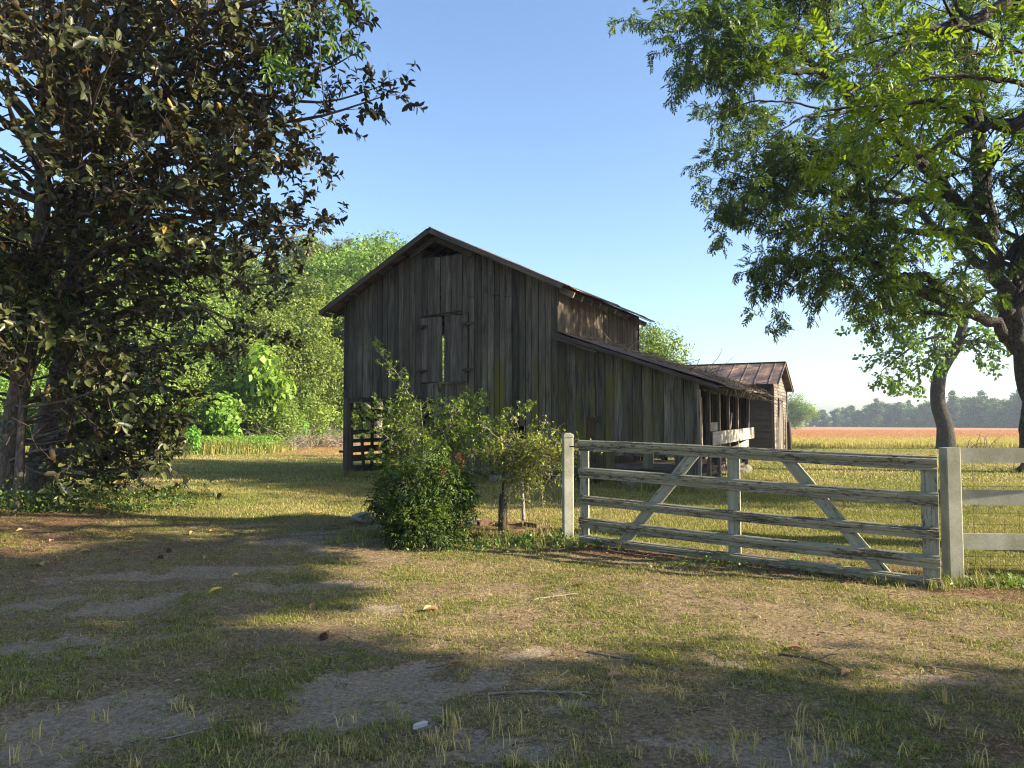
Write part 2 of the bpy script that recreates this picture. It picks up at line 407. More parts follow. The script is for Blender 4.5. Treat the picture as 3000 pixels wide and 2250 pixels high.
soil = g.ramp(g.math('ADD', g.math('MULTIPLY', n1, .7), g.math('MULTIPLY', n3, .35)), [(.36, (.055, .038, .022)), (.50, (.165, .12, .07)), (.66, (.37, .28, .165))])
soil = g.mix(1.0, soil, g.ramp(n2, [(.3, .75), (.7, 1.15)]), 'MULTIPLY')
sand = g.ramp(g.math('ADD', g.math('MULTIPLY', n1, .6), g.math('MULTIPLY', n3, .4)), [(.38, (.13, .10, .07)), (.50, (.27, .215, .15)), (.64, (.44, .36, .26))])
litc = g.ramp(n1, [(.34, (.05, .026, .016)), (.52, (.15, .08, .045)), (.7, (.29, .17, .10))])
lawnc = g.ramp(g.math('ADD', g.math('MULTIPLY', n1, .6), g.math('MULTIPLY', n2, .4)), [(.36, (.05, .055, .018)), (.52, (.15, .14, .045)), (.68, (.29, .25, .10))])
gm = g.math('MULTIPLY', sp.outputs[2], g.ramp(g.noise(tc, 14, 4, .6), [(.4, .25), (.6, 1)]))
c = g.mix(g.math('MULTIPLY', gm, .6), soil, lawnc)
edge = g.math('MULTIPLY', g.math('SUBTRACT', g.math('ADD', g.math('MULTIPLY', n1, .6), g.math('MULTIPLY', g.noise(tc, 9, 5, .7), .4)), .5), 3.0)
c = g.mix(g.ramp(g.math('ADD', sp.outputs[1], edge), [(.30, 0), (.70, .9)]), c, litc); c = g.mix(g.ramp(g.math('ADD', sp.outputs[0], edge), [(.42, 0), (.74, .9)]), c, sand)
far = g.attr('lawn'); c = g.mix(g.math('MULTIPLY', far, .85), c, lawnc)
red = g.n('SeparateXYZ', {0: tc})
rr = g.math('MULTIPLY', g.attr('red'), g.ramp(g.noise(tc, .8, 3), [(.3, .35), (.6, 1)]))
c = g.mix(g.math('MULTIPLY', rr, .75), c, (.34, .15, .07))
mground = g.finish(c, .95, g.math('ADD', n1, g.math('MULTIPLY', n3, .5)), .9, .02, .12)
ground = np_mesh('ground', np.stack([XF, YF, Z], 1), [quads], mground, smooth=True)
ca = ground.data.attributes.new('mask', 'FLOAT_COLOR', 'POINT')
ca.data.foreach_set('color', np.stack([s_, l_, g_, np.ones_like(s_)], 1).astype(np.float32).ravel())
def redm(x, y): return sstep(35, 39, y + (fbm(x * .25, y * .25, 91) - .5) * 7) * (1 - sstep(56, 64, y)) * sstep(-.40, -.33, x / np.maximum(y, 1)) * (x < 6)
ra = ground.data.attributes.new('red', 'FLOAT', 'POINT'); ra.data.foreach_set('value', redm(XF, YF).astype(np.float32))
la = ground.data.attributes.new('lawn', 'FLOAT', 'POINT'); la.data.foreach_set('value', lw.astype(np.float32))
tag(ground, kind='structure')

# the ploughed-and-fallow field on the right, a sheet on the ground
g = G('field'); tc = g.n('TexCoord').outputs['Object']; xyz = g.n('SeparateXYZ', {0: tc})
fy = g.math('ADD', xyz.outputs['Y'], g.math('MULTIPLY', g.math('SUBTRACT', g.noise(g.scaled(tc, (.02, .1, 1)), 1, 3), .5), 40))
c = g.ramp(g.math('DIVIDE', fy, 300.0), [(.14, (.24, .20, .07)), (.18, (.36, .31, .10)), (.25, (.38, .31, .11)), (.31, (.40, .205, .10)), (.9, (.33, .16, .085))])
fn = g.noise(g.scaled(tc, (.25, 1.2, 1)), 1, 5, .65)
c = g.mix(1.0, c, g.ramp(fn, [(.3, .72), (.7, 1.15)]), 'MULTIPLY')
mfield = g.finish(c, .95, fn, .3, .1, .1)
fx = np.array([[10.5, 52, .012], [25, 50.5, .012], [60, 50, .012], [395, 60, .012], [395, 410, .012], [-30, 430, .012], [14.5, 70, .012]])
tag(np_mesh('field', fx, [np.array([[0, 1, 2, 3, 4, 5, 6]])], mfield), kind='structure')

# ------------------------------------------------------------------ grass and litter
rg = np.random.default_rng(7)
def blades(P, h, wd, az, lean, curl=.5, tint=None, dry=None):
    """5-vertex blades"""
    n = len(P); d = np.stack([np.cos(az), np.sin(az), np.zeros(n)], 1); s = np.stack([-np.sin(az), np.cos(az), np.zeros(n)], 1)
    up = np.array([0, 0, 1.0]); h = h[:, None]; wd = wd[:, None]; lean = lean[:, None]
    m = P + up * h * .55 * np.cos(lean * .6) + d * h * .55 * np.sin(lean * .6)
    t = m + up * h * .5 * np.cos(lean * (1 + curl)) + d * h * .5 * np.sin(lean * (1 + curl))
    V = np.stack([P - s * wd / 2, P + s * wd / 2, m + s * wd * .4, m - s * wd * .4, t], 1).reshape(-1, 3)
    b = np.arange(n)[:, None] * 5
    return V, b + np.array([[0, 1, 2, 3]]), b + np.array([[3, 2, 4]])
def build_blades(name, mat, P, h, wd, az, lean, tint, dry, curl=.5, parent=None):
    V, q, t = blades(P, h, wd, az, lean, curl)
    return np_mesh(name, V, [q, t], mat, parent, {'tint': np.concatenate([tint, tint]), 'dry': np.concatenate([dry, dry])})
def wedge(n, d0, d1, k=.78, p=1.0):                      # scatter points over the view's wedge, area weighted
    d = np.sqrt(rg.uniform(d0 ** 2, d1 ** 2, n)) if p == 1 else d0 + (d1 - d0) * rg.uniform(0, 1, n) ** p
    return rg.uniform(-k, k, n) * d, d
def near_grass():
    # tufts
    nt_ = 210000; x, y = wedge(nt_, 3.0, 13.5)
    s, l, gr, lawn = masks(x, y)
    patch = sstep(.42, .62, fbm(x * 2.6, y * 2.6, 61))
    keep = rg.uniform(0, 1, nt_) < np.clip(gr * (.32 + .8 * patch), 0.02, 1)
    x, y, gr, lawn, patch = x[keep], y[keep], gr[keep], lawn[keep], patch[keep]
    nb = rg.integers(6, 18, len(x)); i = np.repeat(np.arange(len(x)), nb); n = len(i)
    big = (rg.uniform(0, 1, len(x)) < .03)[i]
    px = x[i] + rg.normal(0, .022, n) * (1 + big); py = y[i] + rg.normal(0, .022, n) * (1 + big)
    th = rg.uniform(.018, .046, len(x))[i] * (1 + .7 * big) * rg.uniform(.6, 1.3, n)
    P = np.stack([px, py, gzv(px, py) - .006], 1)
    dr0 = np.clip(fbm(x * 1.1, y * 1.1, 71) * 1.5 - .45 - .3 * patch, 0, 1)[i]
    dry = np.clip(dr0 + rg.normal(0, .3, n), 0, 1)
    return P, th, rg.uniform(.0028, .0055, n) * (1 + .3 * big), rg.uniform(0, 6.28, n), rg.uniform(.35, 1.45, n), rg.uniform(0, 1, n), dry
def mid_lawn():
    out = []
    for n, a, b, hh, ww in ((230000, 11, 20, .045, .009), (260000, 20, 48, .055, .022)):
        x, y = wedge(n, a, b, .80)
        s, l, gr, lawn = masks(x, y)
        k = (rg.uniform(0, 1, n) < lawn * (1 - .9 * s) * (1 - .8 * redm(x, y))) ; x, y = x[k], y[k]; n = len(x)
        P = np.stack([x, y, gzv(x, y) - .004], 1)
        dry = np.clip(fbm(x * .5, y * .5, 81) * 1.6 - .45 + rg.normal(0, .25, n), 0, 1)
        out.append((P, rg.uniform(.6, 1.4, n) * hh, np.full(n, ww), rg.uniform(0, 6.28, n), rg.uniform(.1, .9, n), rg.uniform(.1, 1, n), dry))
    return [np.concatenate(z) for z in zip(*out)]
A1 = near_grass(); A2 = mid_lawn()
# lawn between gate and barn close by is finer
n = 150000; x = rg.uniform(.6, 11, n); y = rg.uniform(7.2, 13, n); s, l, gr, lawn = masks(x, y)
k = rg.uniform(0, 1, n) < lawn; x, y = x[k], y[k]; n = len(x)
A3 = (np.stack([x, y, gzv(x, y) - .004], 1), rg.uniform(.02, .06, n), np.full(n, .006), rg.uniform(0, 6.28, n), rg.uniform(.1, 1.1, n), rg.uniform(.1, 1, n), np.clip(fbm(x, y, 81) * 1.3 - .4 + rg.normal(0, .25, n), 0, 1))
def edge_tufts(a, b, n, sp, hmin, hmax, dry0):
    t = rg.uniform(0, 1, n); cl = fbm(t * 23, t * 0, 7); k = rg.uniform(0, 1, n) < (cl - .3) * 2.2; t = t[k]; m_ = len(t)
    nb = rg.integers(6, 16, m_); i = np.repeat(np.arange(m_), nb); q = len(i)
    x = (a[0] + (b[0] - a[0]) * t + rg.normal(0, sp, m_))[i] + rg.normal(0, .02, q); y = (a[1] + (b[1] - a[1]) * t + rg.normal(0, sp, m_))[i] + rg.normal(0, .02, q)
    return (np.stack([x, y, gzv(x, y)], 1), rg.uniform(hmin, hmax, m_)[i] * rg.uniform(.5, 1.1, q), np.full(q, .006), rg.uniform(0, 6.28, q), rg.uniform(.15, .9, q), rg.uniform(.2, 1, q), np.clip(dry0 + rg.normal(0, .3, q), 0, 1))
E1 = [edge_tufts((-5.4, 22.3), (4.6, 17.2), 1500, .18, .08, .34, .35), edge_tufts((.9, 9.7), (4.3, 7.25), 420, .10, .04, .17, .3), edge_tufts((4.2, 7.5), (7.5, 7.2), 420, .12, .05, .2, .2),
      edge_tufts((-2.2, 10.1), (.9, 9.7), 420, .25, .05, .2, .3), edge_tufts((-3.5, 3.8), (2.5, 3.7), 260, .35, .05, .15, .8), edge_tufts((4.4, 17.4), (7.6, 23.3), 700, .3, .08, .3, .4), edge_tufts((16.2, 24.2), (17.4, 23.9), 260, .4, .1, .35, .3)]
AA = [np.concatenate(z) for z in zip(A1, A2, A3, *E1)]
tag(build_blades('grass', M['grass'], *AA), 'sparse tufts and mown lawn grass over the yard', 'grass', kind='stuff')

# dry stalks, thatch and bits of leaf lying flat
def lying(n, d0, d1, lmin, lmax, wmin, wmax, f):
    x, y = wedge(n, d0, d1); s, l, gr, lawn = masks(x, y); k = rg.uniform(0, 1, n) < f(s, l, gr, lawn); x, y = x[k], y[k]; n = len(x)
    az = rg.uniform(0, 6.28, n); L = rg.uniform(lmin, lmax, n)[:, None]; W = rg.uniform(wmin, wmax, n)[:, None]
    d = np.stack([np.cos(az), np.sin(az), rg.normal(0, .12, n)], 1); s2 = np.stack([-np.sin(az), np.cos(az), rg.normal(0, .35, n)], 1)
    P = np.stack([x, y, gzv(x, y) + rg.uniform(.004, .016, n)], 1)
    m = P + d * L * .5 + s2 * rg.normal(0, .08, n)[:, None] * L + np.array([0, 0, 1]) * rg.uniform(0, .25, n)[:, None] * L * .3
    V = np.stack([P, m - s2 * W / 2, P + d * L, m + s2 * W / 2], 1).reshape(-1, 3)
    return V, np.arange(n)[:, None] * 4 + np.array([[0, 1, 2, 3]]), rg.uniform(0, 1, n)
parts = [lying(150000, 3, 12.5, .02, .085, .002, .005, lambda s, l, g_, w_: np.clip(.8 - .3 * s - .4 * w_, .05, 1)),
         lying(60000, 3, 13, .015, .05, .008, .026, lambda s, l, g_, w_: np.clip(.16 + l * .9 - s * .3, .05, 1)),
         lying(40000, 3, 11, .006, .018, .004, .012, lambda s, l, g_, w_: .6 + 0 * s)]
V = []; F = []; T = []; D = []; o = 0
for k, (v, f, t) in enumerate(parts):
    V.append(v); F.append(f + o); o += len(v); T.append(t if k != 1 else t * .75); D.append(np.full(len(t), (1.0, 0.05, .6)[k]) * (rg.uniform(0, 1, len(t)) if k == 0 else 1))
tag(np_mesh('leaf_litter', np.concatenate(V), [np.concatenate(F)], M['litter'], None, {'tint': np.concatenate(T), 'dry': np.concatenate(D)}),
    'dry stalks, thatch and crumbled leaves over the bare ground', 'litter', kind='stuff')

# upright growth of the field and of the weedy margin below the forest
n = 240000; y = 48 + 125 * rg.uniform(0, 1, n) ** 1.15; x = 9.5 + (y * .74 - 9.5) * rg.uniform(0, 1, n); 
hh = np.where(y < 52, rg.uniform(.10, .45, n), rg.uniform(.08, .22, n))
red_ = sstep(66, 90, y + rg.normal(0, 5, n))
tag(build_blades('field_grass', M['fieldgrass'], np.stack([x, y, np.full(n, .01)], 1), hh, rg.uniform(.02, .05, n), rg.uniform(0, 6.28, n), rg.uniform(.05, .5, n), rg.uniform(0, 1, n) * np.where(y < 50, .8, 1), red_),
    'yellow green and rusty red tall grass standing across the open field', 'field grass', kind='stuff')

# ------------------------------------------------------------------ leaves
def norm(a): return a / np.maximum(np.linalg.norm(a, axis=1, keepdims=True), 1e-9)
def leaf_arrays(P, D, N, L, W, fold=.18, droop=.12, simple=False):
    D = norm(D); S = norm(np.cross(D, N)); N = np.cross(S, D); L = L[:, None]; W = W[:, None] / 2; n = len(P)
    if simple:
        V = np.stack([P, P + D * L * .45 + S * W + N * W * fold, P + D * L - N * L * droop, P + D * L * .45 - S * W + N * W * fold], 1)
        return V.reshape(-1, 3), np.arange(n)[:, None] * 4 + np.array([[0, 1, 2, 3]])
    f = N * W * fold * 2
    V = np.stack([P, P + D * L * .30 + S * W * .85 + f, P + D * L * .74 + S * W * .85 + f - N * L * droop * .5, P + D * L - N * L * droop,
                  P + D * L * .74 - S * W * .85 + f - N * L * droop * .5, P + D * L * .30 - S * W * .85 + f], 1)
    b = np.arange(n)[:, None] * 6
    return V.reshape(-1, 3), np.concatenate([b + np.array([[0, 1, 2, 3]]), b + np.array([[0, 3, 4, 5]])], 1).reshape(-1, 4)
def leaf_obj(name, mat, P, D, N, L, W, parent=None, tint=None, **kw):
    V, F = leaf_arrays(P, D, N, L, W, **kw)
    tint = rg.uniform(0, 1, len(P)) if tint is None else tint
    k = len(F) // len(P)
    return np_mesh(name, V, [F], mat, parent, {'tint': np.repeat(tint, k)})
def rdir(n, up=0.0):
    v = rg.normal(0, 1, (n, 3)); v[:, 2] += up; return norm(v)
def pinnate(P, D, N, length, pairs, ll, lw):
    """expand compound leaves into leaflets"""
    D = norm(D); S = norm(np.cross(D, N)); N = np.cross(S, D); outP = []; outD = []; outN = []; outL = []; outW = []
    n = len(P)
    for k in range(pairs):
        t = (k + 1) / (pairs + .3)
        dr = -N * (t ** 2 * .25)[None] if False else -N * (t * t * .25)
        for sgn in (-1, 1):
            q = P + D * (length * t)[:, None] + dr * length[:, None]
            outP.append(q); outD.append(D * .65 + S * sgn * .85 - N * .2 + rg.normal(0, .13, (n, 3))); outN.append(N + rg.normal(0, .25, (n, 3)))
            outL.append(ll * rg.uniform(.8, 1.15, n) * (.75 + .35 * t)); outW.append(lw * rg.uniform(.85, 1.15, n))
    outP.append(P + D * length[:, None] - N * .25 * length[:, None]); outD.append(D - N * .5 + rg.normal(0, .1, (n, 3))); outN.append(N + rg.normal(0, .2, (n, 3)))
    outL.append(ll * np.full(n, 1.15)); outW.append(lw * np.full(n, 1.0))
    tn = rg.uniform(0, 1, n)
    T = np.clip(np.tile(tn, 2 * pairs + 1) + rg.normal(0, .12, n * (2 * pairs + 1)), 0, 1)
    return [np.concatenate(z) for z in (outP, outD, outN, outL, outW)] + [T]

# ------------------------------------------------------------------ branching skeleton
def bend(p, d, L, n, wob, grav, rnd):
    pts = [p.copy()]; d = d.normalized(); st = L / n
    for i in range(n):
        d = (d + Vector((rnd.gauss(0, wob), rnd.gauss(0, wob), rnd.gauss(0, wob) + grav))).normalized()
        pts.append(pts[-1] + d * st)
    return pts
def along(pts, t):
    f = t * (len(pts) - 1); i = min(int(f), len(pts) - 2); a = f - i
    return pts[i].lerp(pts[i + 1], a), (pts[i + 1] - pts[i]).normalized()
def sub(mb, pts, rad, levels, rnd, tips, t0=.25):
    """levels: list of (count, length, spread, wobble, gravity, minrad)"""
    if not levels: return
    cnt, L, spread, wob, grav, mr = levels[0]
    for k in range(cnt):
        t = t0 + (1 - t0) * (k + rnd.random()) / cnt
        p, d = along(pts, min(t, .999)); r = rad[0] + (rad[-1] - rad[0]) * t
        o = Vector((rnd.gauss(0, 1), rnd.gauss(0, 1), rnd.gauss(0, .7) + .15)); o = (o - d * o.dot(d)).normalized()
        dd = (d * (1 - spread) + o * spread).normalized(); l = L * rnd.uniform(.6, 1.25) * (1.15 - .4 * t)
        q = bend(p, dd, l, 4 if l > .5 else 3, wob, grav, rnd); r0 = max(mr, r * .5); rr = [r0, r0 * .75, r0 * .55, r0 * .4, r0 * .3][:len(q)]
        mb.tube(q, rr, 5 if r0 > .02 else 3, cap=False)
        if len(levels) == 1:
            tips.append((q, l))
        else: sub(mb, q, rr, levels[1:], rnd, tips, .2)
def leaves_on(tips, per_m, endn, rnd_spread=1.0, jit=.04):
    """returns positions, directions along the twigs"""
    P = []; D = []
    for q, l in tips:
        k = max(1, int(per_m * l)) + endn
        for j in range(k):
            t = rg.uniform(.15, 1) if j >= endn else rg.uniform(.9, 1)
            p, d = along(q, min(t, .999)); o = Vector(rg.normal(0, 1, 3)); o = (o - d * o.dot(d)).normalized()
            D.append(d * .55 + o * rnd_spread); P.append(p + Vector(rg.normal(0, jit, 3)))
    return np.array([tuple(p) for p in P]), np.array([tuple(d) for d in D])
def spline(pts, k=4):
    pts = [Vector(p) for p in pts]; out = []
    for i in range(len(pts) - 1):
        p0 = pts[max(i - 1, 0)]; p1 = pts[i]; p2 = pts[i + 1]; p3 = pts[min(i + 2, len(pts) - 1)]
        for j in range(k):
            t = j / k
            out.append(.5 * ((2 * p1) + (p2 - p0) * t + (2 * p0 - 5 * p1 + 4 * p2 - p3) * t * t + (-p0 + 3 * p1 - 3 * p2 + p3) * t ** 3))
    return out + [pts[-1]]
def lerp_rad(r, n):
    return list(np.interp(np.linspace(0, 1, n), np.linspace(0, 1, len(r)), r))

# ------------------------------------------------------------------ the barn
RB = random.Random(4); random.seed(11)
W_, WM, D_ = 10.66, 7.04, 6.8
barn = empty('barn', (-5.0746, 22.2727, 0), R(-27.2), 'tall weathered grey plank barn with a lean-to and an open slatted bay at its left', 'barn')
RX, RZ = 3.30, 7.0
def roofz(x): return RZ - (RX - x) * .53 if x < RX else RZ - (x - RX) * .475
def leanz(x): return 3.94 - (x - WM) * .355
def wall_top(x): return (roofz(x) - .10) if x <= WM else leanz(x) - .08
holes = {  # plank spans with an own bottom or an opening
}
dedge = []
def front_wall():
    m = MB(); x = 0.0; k = 0
    doorz = (2.72, 4.62)
    while x < W_ - .05:
        wd = RB.uniform(.16, .215) if x < WM else RB.uniform(.225, .275)
        if x < WM < x + wd + .05: wd = WM - x
        if x + wd > W_ - .12: wd = W_ - x
        a, b = x + .006, x + wd - RB.choice([.005, .008, .012, .016]); xc = (a + b) / 2
        lean = RB.uniform(-.002, .002); y0 = RB.uniform(-.016, .008)
        zt0, zt1 = wall_top(a), wall_top(b)
        if 2.78 < xc < 4.36: zt0 = zt1 = 6.30 + RB.uniform(-.012, .012)     # vent under the ridge
        zb = 2.36 + RB.uniform(-.03, .02) if xc < 3.2 else .26 + RB.uniform(-.05, .06)
        if 8.15 < xc < 9.95 and RB.random() < .55: zb = RB.choice([.62, .75, .8, .5])
        segs = [(zb, None)]
        T = RB.random()
        cuts = []
        if 2.89 < xc < 4.28: cuts = [(doorz[0], doorz[1])]; dedge.append(a); dedge.append(b)
        if 7.78 < xc < 8.02 : cuts = [(-1, 1.76)]
        if 5.84 < xc < 6.05: cuts = [(1.19, 1.53)]
        lo = zb; pieces = []
        for c0, c1 in cuts:
            if c0 > lo: pieces.append((lo, c0))
            lo = c1
        pieces.append((lo, None))
        for p0, p1 in pieces:
            if p1 is None and 4.3 < xc < 5.7 and RB.random() < .6:           # two lengths of board
                s = RB.choice([5.0, 5.05, 5.15]); pieces2 = [(p0, s - .006), (s + .006, None)]
            elif p1 is None and 4.4 < xc < 5.2: pieces2 = [(p0, None)]
            else: pieces2 = [(p0, p1)]
            for q0, q1 in pieces2:
                t0 = zt0 if q1 is None else q1; t1 = zt1 if q1 is None else q1
                jag = RB.uniform(-.02, .02) if q0 < 2.5 else 0
                yy = y0 + (.006 if q1 is None and q0 > 4.8 else 0)
                poly = [(a, yy, q0), (b, yy, q0 + jag), (b + lean, yy, t1), (a + lean, yy, t0)]
                if q0 == 1.76:                                              # splintered end above the hole
                    poly = [(a, yy, 1.80), (a + .03, yy, 1.74), (a + .07, yy, 1.79), (a + .11, yy, 1.73), (a + .16, yy, 1.78), (b, yy, 1.74), (b + lean, yy, t1), (a + lean, yy, t0)]
                m.prism(poly, (0, .024, 0), (0, 0, 1), T if q1 is None or q0 < 1 else RB.random())
        x += wd; k += 1
    return m
front_wall().build('front_wall', M['barn'], barn)
# loft doors
for x0, x1, tilt, label in ((min(dedge), 3.515, .012, None), (3.575, max(dedge), -.004, None)):
    m = MB(); x = x0; i = 0
    while x < x1 - .04:
        wd = min(RB.uniform(.15, .21), x1 - x)
        top = 4.60 - (x - x0) * .0 + RB.uniform(-.01, .01)
        sh = tilt
        m.prism([(x + .003, -.012, 2.75), (x + wd - .004, -.012, 2.75), (x + wd - .004 - sh * 1.5, -.012, top), (x + .003 - sh * 1.5, -.012, top)], (0, .024, 0), (0, 0, 1)); x += wd
    for z in (3.05, 4.3): m.box(((x0 + x1) / 2, .035, z), x1 - x0 - .04, .03, .12)
    d = m.build('loft_door', M['door'], barn)
    for z in (3.07, 4.34):
        xc = x0 + .0 if x0 < 3 else x1 - .02
        h = MB(); h.prism([(xc - .19, -.03, z + .02), (xc - .02, -.17, z - .02), (xc + .2, -.03, z + .03), (xc + .02, -.02, z + .05)], (0, 0, -.035), (1, 0, 0))
        h.box((xc, -.05, z - .05), .05, .06, .10)
        h.build('hinge_block', M['dark'], d)
m = MB(); m.plank((2.80, -.03, 4.63), (4.16, -.03, 4.70), (0, 0, 1), .035, .05); m.build('door_lintel', M['dark'], barn)
m = MB(); m.plank((3.25, -.04, 2.705), (4.30, -.04, 2.72), (0, 0, 1), .04, .07); m.build('door_sill', M['barn'], barn)
# patch boards near the hole and a hanging flap
m = MB(); m.box((8.12, -.02, 1.70), .13, .02, .17, Matrix.Rotation(.2, 3, 'Y')); m.build('patch_board', M['dark'], barn)
# frame timbers inside
fr = MB()
fr.box((.07, .09, 1.18), .15, .15, 2.4); fr.box((1.75, .09, 2.30), 3.3, .10, .17); fr.box((3.2, .1, 1.2), .14, .14, 2.3)
for x in (.07, 2.1, 4.6, 6.95): 
    fr.box((x, D_ - .1, 2.5), .14, .14, 5.0)
for y in (2.0, 3.85, 5.3): fr.box((.07, y, 1.2), .14, .14, 2.4)
for y in (1.6, 3.2, 4.8): fr.box((6.95, y, 2.5), .14, .14, 5.0)
for y in (.1, 2.0, 3.9, 5.8): fr.box((3.5, y, 2.43), 6.9, .1, .2)
fr.box((WM + 1.8, .06, .55), 3.5, .08, .14); fr.box((WM + 1.8, .06, 1.05), 3.5, .05, .12); fr.box((WM + 1.8, .08, 2.0), 3.5, .06, .12)
fr.box((10.55, .09, 1.3), .12, .12, 2.5); fr.box((WM + 1.9, 3.5, .35), 3.3, 6.6, .08)
fr.box((8.5, 3.3, .75), .12, .12, .9); fr.box((9.35, 3.3, .75), .14, .14, .9)
fr.box((6.72, .048, 2.72), .40, .02, 5.0)  # backing board added to block light through a slit between front planks
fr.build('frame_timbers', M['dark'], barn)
# hay loft floor
m = MB(); 
for i in range(22): m.box((.15 + i * .32, 3.4, 2.56), .31, 6.6, .03)
m.build('loft_floor', M['dark'], barn)
# slatted left wall below, planks above
m = MB()
for i, z in enumerate((2.42, 1.98, 1.72, 1.32, 1.08, .82, .55, .20)):
    hgt = (.16, .17, .13, .15, .12, .20, .19, .20)[i]
    for y0, y1 in ((.12, 2.65), (3.9, 6.7)):
        m.plank((.0, y0, z + RB.uniform(-.02, .02)), (.0, y1, z + RB.uniform(-.03, .03)), (0, 0, 1), hgt, .03)
for y, l in ((.35, 0), (.95, .25), (1.35, 0), (2.15, 0), (2.6, 0), (4.4, .1), (5.0, 0)):
    m.plank((.045, y, .1), (.045, y - l, 2.45), (0, 1, 0), .13, .03)
for i in range(9): m.plank((.03, 4.15, .35 + i * .245), (.03, 6.75, .36 + i * .245), (0, 0, 1), .225, .02)
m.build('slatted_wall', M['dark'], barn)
m = MB(); y = 0.03
while y < D_ - .1:
    wd = RB.uniform(.17, .22)
    if 5.35 < y + wd / 2 < 5.95: y += wd; continue
    m.box((.0, y + wd / 2, 3.78 + RB.uniform(-.02, .02)), .024, wd - .008, 2.86); y += wd
m.build('left_wall', M['barn'], barn)
m = MB(); m.box((-.1, .35, 3.10), .22, .5, .02); m.build('side_shelf', M['barn'], barn)
m = MB(); m.box((-.06, .05, .75), .2, .06, .07); m.build('peg', M['dark'], barn)
# back wall
m = MB(); x = 0.03
while x < W_ - .1:
    wd = RB.uniform(.18, .25); xc = x + wd / 2
    if 3.35 < xc < 3.75: x += wd; continue        # light shows through the door gap from here
    zb = .35; top = wall_top(xc) + .06
    if xc > WM and RB.random() < .3: zb = 1.2
    m.box((xc, D_, (zb + top) / 2), wd - RB.choice([.006, .012, .02]), .024, top - zb); x += wd
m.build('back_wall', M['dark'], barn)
# wall between barn and lean-to
m = MB(); y = .05
while y < D_ - .1:
    wd = RB.uniform(.18, .24)
    if True: m.box((WM, y + wd / 2, 2.0), .024, wd - .008, 3.6)
    y += wd
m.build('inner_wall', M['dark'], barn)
# clerestory side wall
m = MB(); y = 0.0
while y < D_ + .02:
    wd = RB.choice([.12, .16, .2, .22]); 
    if y + wd > D_: wd = D_ + .03 - y
    m.prism([(WM - .026, y + .028, 3.86), (WM - .026, y + wd + .021, 3.86), (WM - .026, y + wd + .021, 5.23), (WM - .026, y + .028, 5.23)], (.022 + RB.uniform(0, .006), 0, 0), (0, 0, 1)); y += wd
    if y > D_: break
m.build('side_wall', M['barnside'], barn)
m = MB(); m.plank((WM + .045, 0, 3.90), (WM + .045, D_, 3.90), (0, 0, 1), .16, .03); m.build('flashing_board', M['barnside'], barn)

def corrugated(name, p0, ux, uy, lx, ly, mat, parent, pitch=.13, amp=.011, th=.006, rag=0.0, lift=0.0):
    """sheet with ribs running along ux (down the slope); uy = along the ridge"""
    p0, ux, uy = Vector(p0), Vector(ux).normalized(), Vector(uy).normalized(); n = uy.cross(ux).normalized()
    if n.z < 0: n = -n
    ny_ = int(ly / (pitch / 4)); nx_ = 14
    a = np.linspace(0, ly, ny_ + 1); b = np.linspace(0, 1, nx_ + 1)
    A, B = np.meshgrid(a, b)
    edge = lx + (np.floor(A / .62) % 3 - 1) * rag + (noise(A * 2.1, A * 0, 9) - .5) * rag * 2
    panel = np.floor(A / .62)
    Hh = np.sin(A / pitch * 2 * np.pi) * amp + (noise(A * .9, B * 2.5, 4) - .5) * .05 + (hash2(panel, panel * 0, 3) - .5) * .012 + B ** 3 * lift * (noise(A * 1.3, A * 0, 8) - .3)
    base = np.array(p0)[None, None]; 
    V = base + np.array(ux) * (B * edge)[..., None] + np.array(uy) * A[..., None] + np.array(n) * Hh[..., None]
    V2 = V - np.array(n) * th; nv = V.shape[0] * V.shape[1]; I = np.arange(nv).reshape(V.shape[:2])
    q = np.stack([I[:-1, :-1], I[:-1, 1:], I[1:, 1:], I[1:, :-1]], -1).reshape(-1, 4)
    e = []
    for r in (I[0], I[-1][::-1], I[:, 0][::-1], I[:, -1]):
        e.append(np.stack([r[:-1], r[:-1] + nv, r[1:] + nv, r[1:]], 1))
    return np_mesh(name, np.concatenate([V.reshape(-1, 3), V2.reshape(-1, 3)]), [q, q[:, ::-1] + nv] + e, mat, parent)
F0, F1 = -.42, D_ + .55                                      # roof runs past both gables
sl_, sr_ = Vector((-1, 0, -.53)).normalized(), Vector((1, 0, -.475)).normalized()
corrugated('roof', (RX + .05, F0, RZ + .055), (-1, 0, -.53), (0, 1, 0), 4.46, F1 - F0, M['roof'], barn, rag=.03)
corrugated('roof', (RX - .02, F0, RZ + .065), (1, 0, -.475), (0, 1, 0), 4.72, F1 - F0, M['roof'], barn, rag=.05, lift=.05)
m = MB()                                                    # roof boards, rake boards, ridge
m.plank((RX - .02, F0 + .02, RZ - .03), (-.62, F0 + .02, RZ - .03 - 3.9 * .53), (0, 0, 1), .15, .035)
m.plank((RX + .02, F0 + .02, RZ - .03), (WM + .30, F0 + .02, RZ - .03 - (WM + .28 - RX) * .475), (0, 0, 1), .14, .035)
m.build('rake_board', M['barn'], barn)
m = MB()
for k in range(9):
    for s, uz, ln in ((-1, .53, 4.3), (1, .475, 4.5)):
        d = Vector((s, 0, -uz)).normalized(); p = Vector((RX, 0, RZ + .015)) + d * (.15 + k * (ln - .2) / 8.0)
        m.plank(p + Vector((0, F0 + .04, 0)), p + Vector((0, F1 - .04, 0)), d, .13, .024)
m.build('roof_boards', M['dark'], barn)
m = MB()
for y in np.arange(.12, D_, .62):
    m.plank((RX, y, RZ - .10), (-.1, y, RZ - .10 - 3.4 * .53), (0, 0, 1), .13, .045)
    m.plank((RX, y, RZ - .10), (WM, y, RZ - .10 - 3.74 * .475), (0, 0, 1), .13, .045)
m.build('rafters', M['dark'], barn)
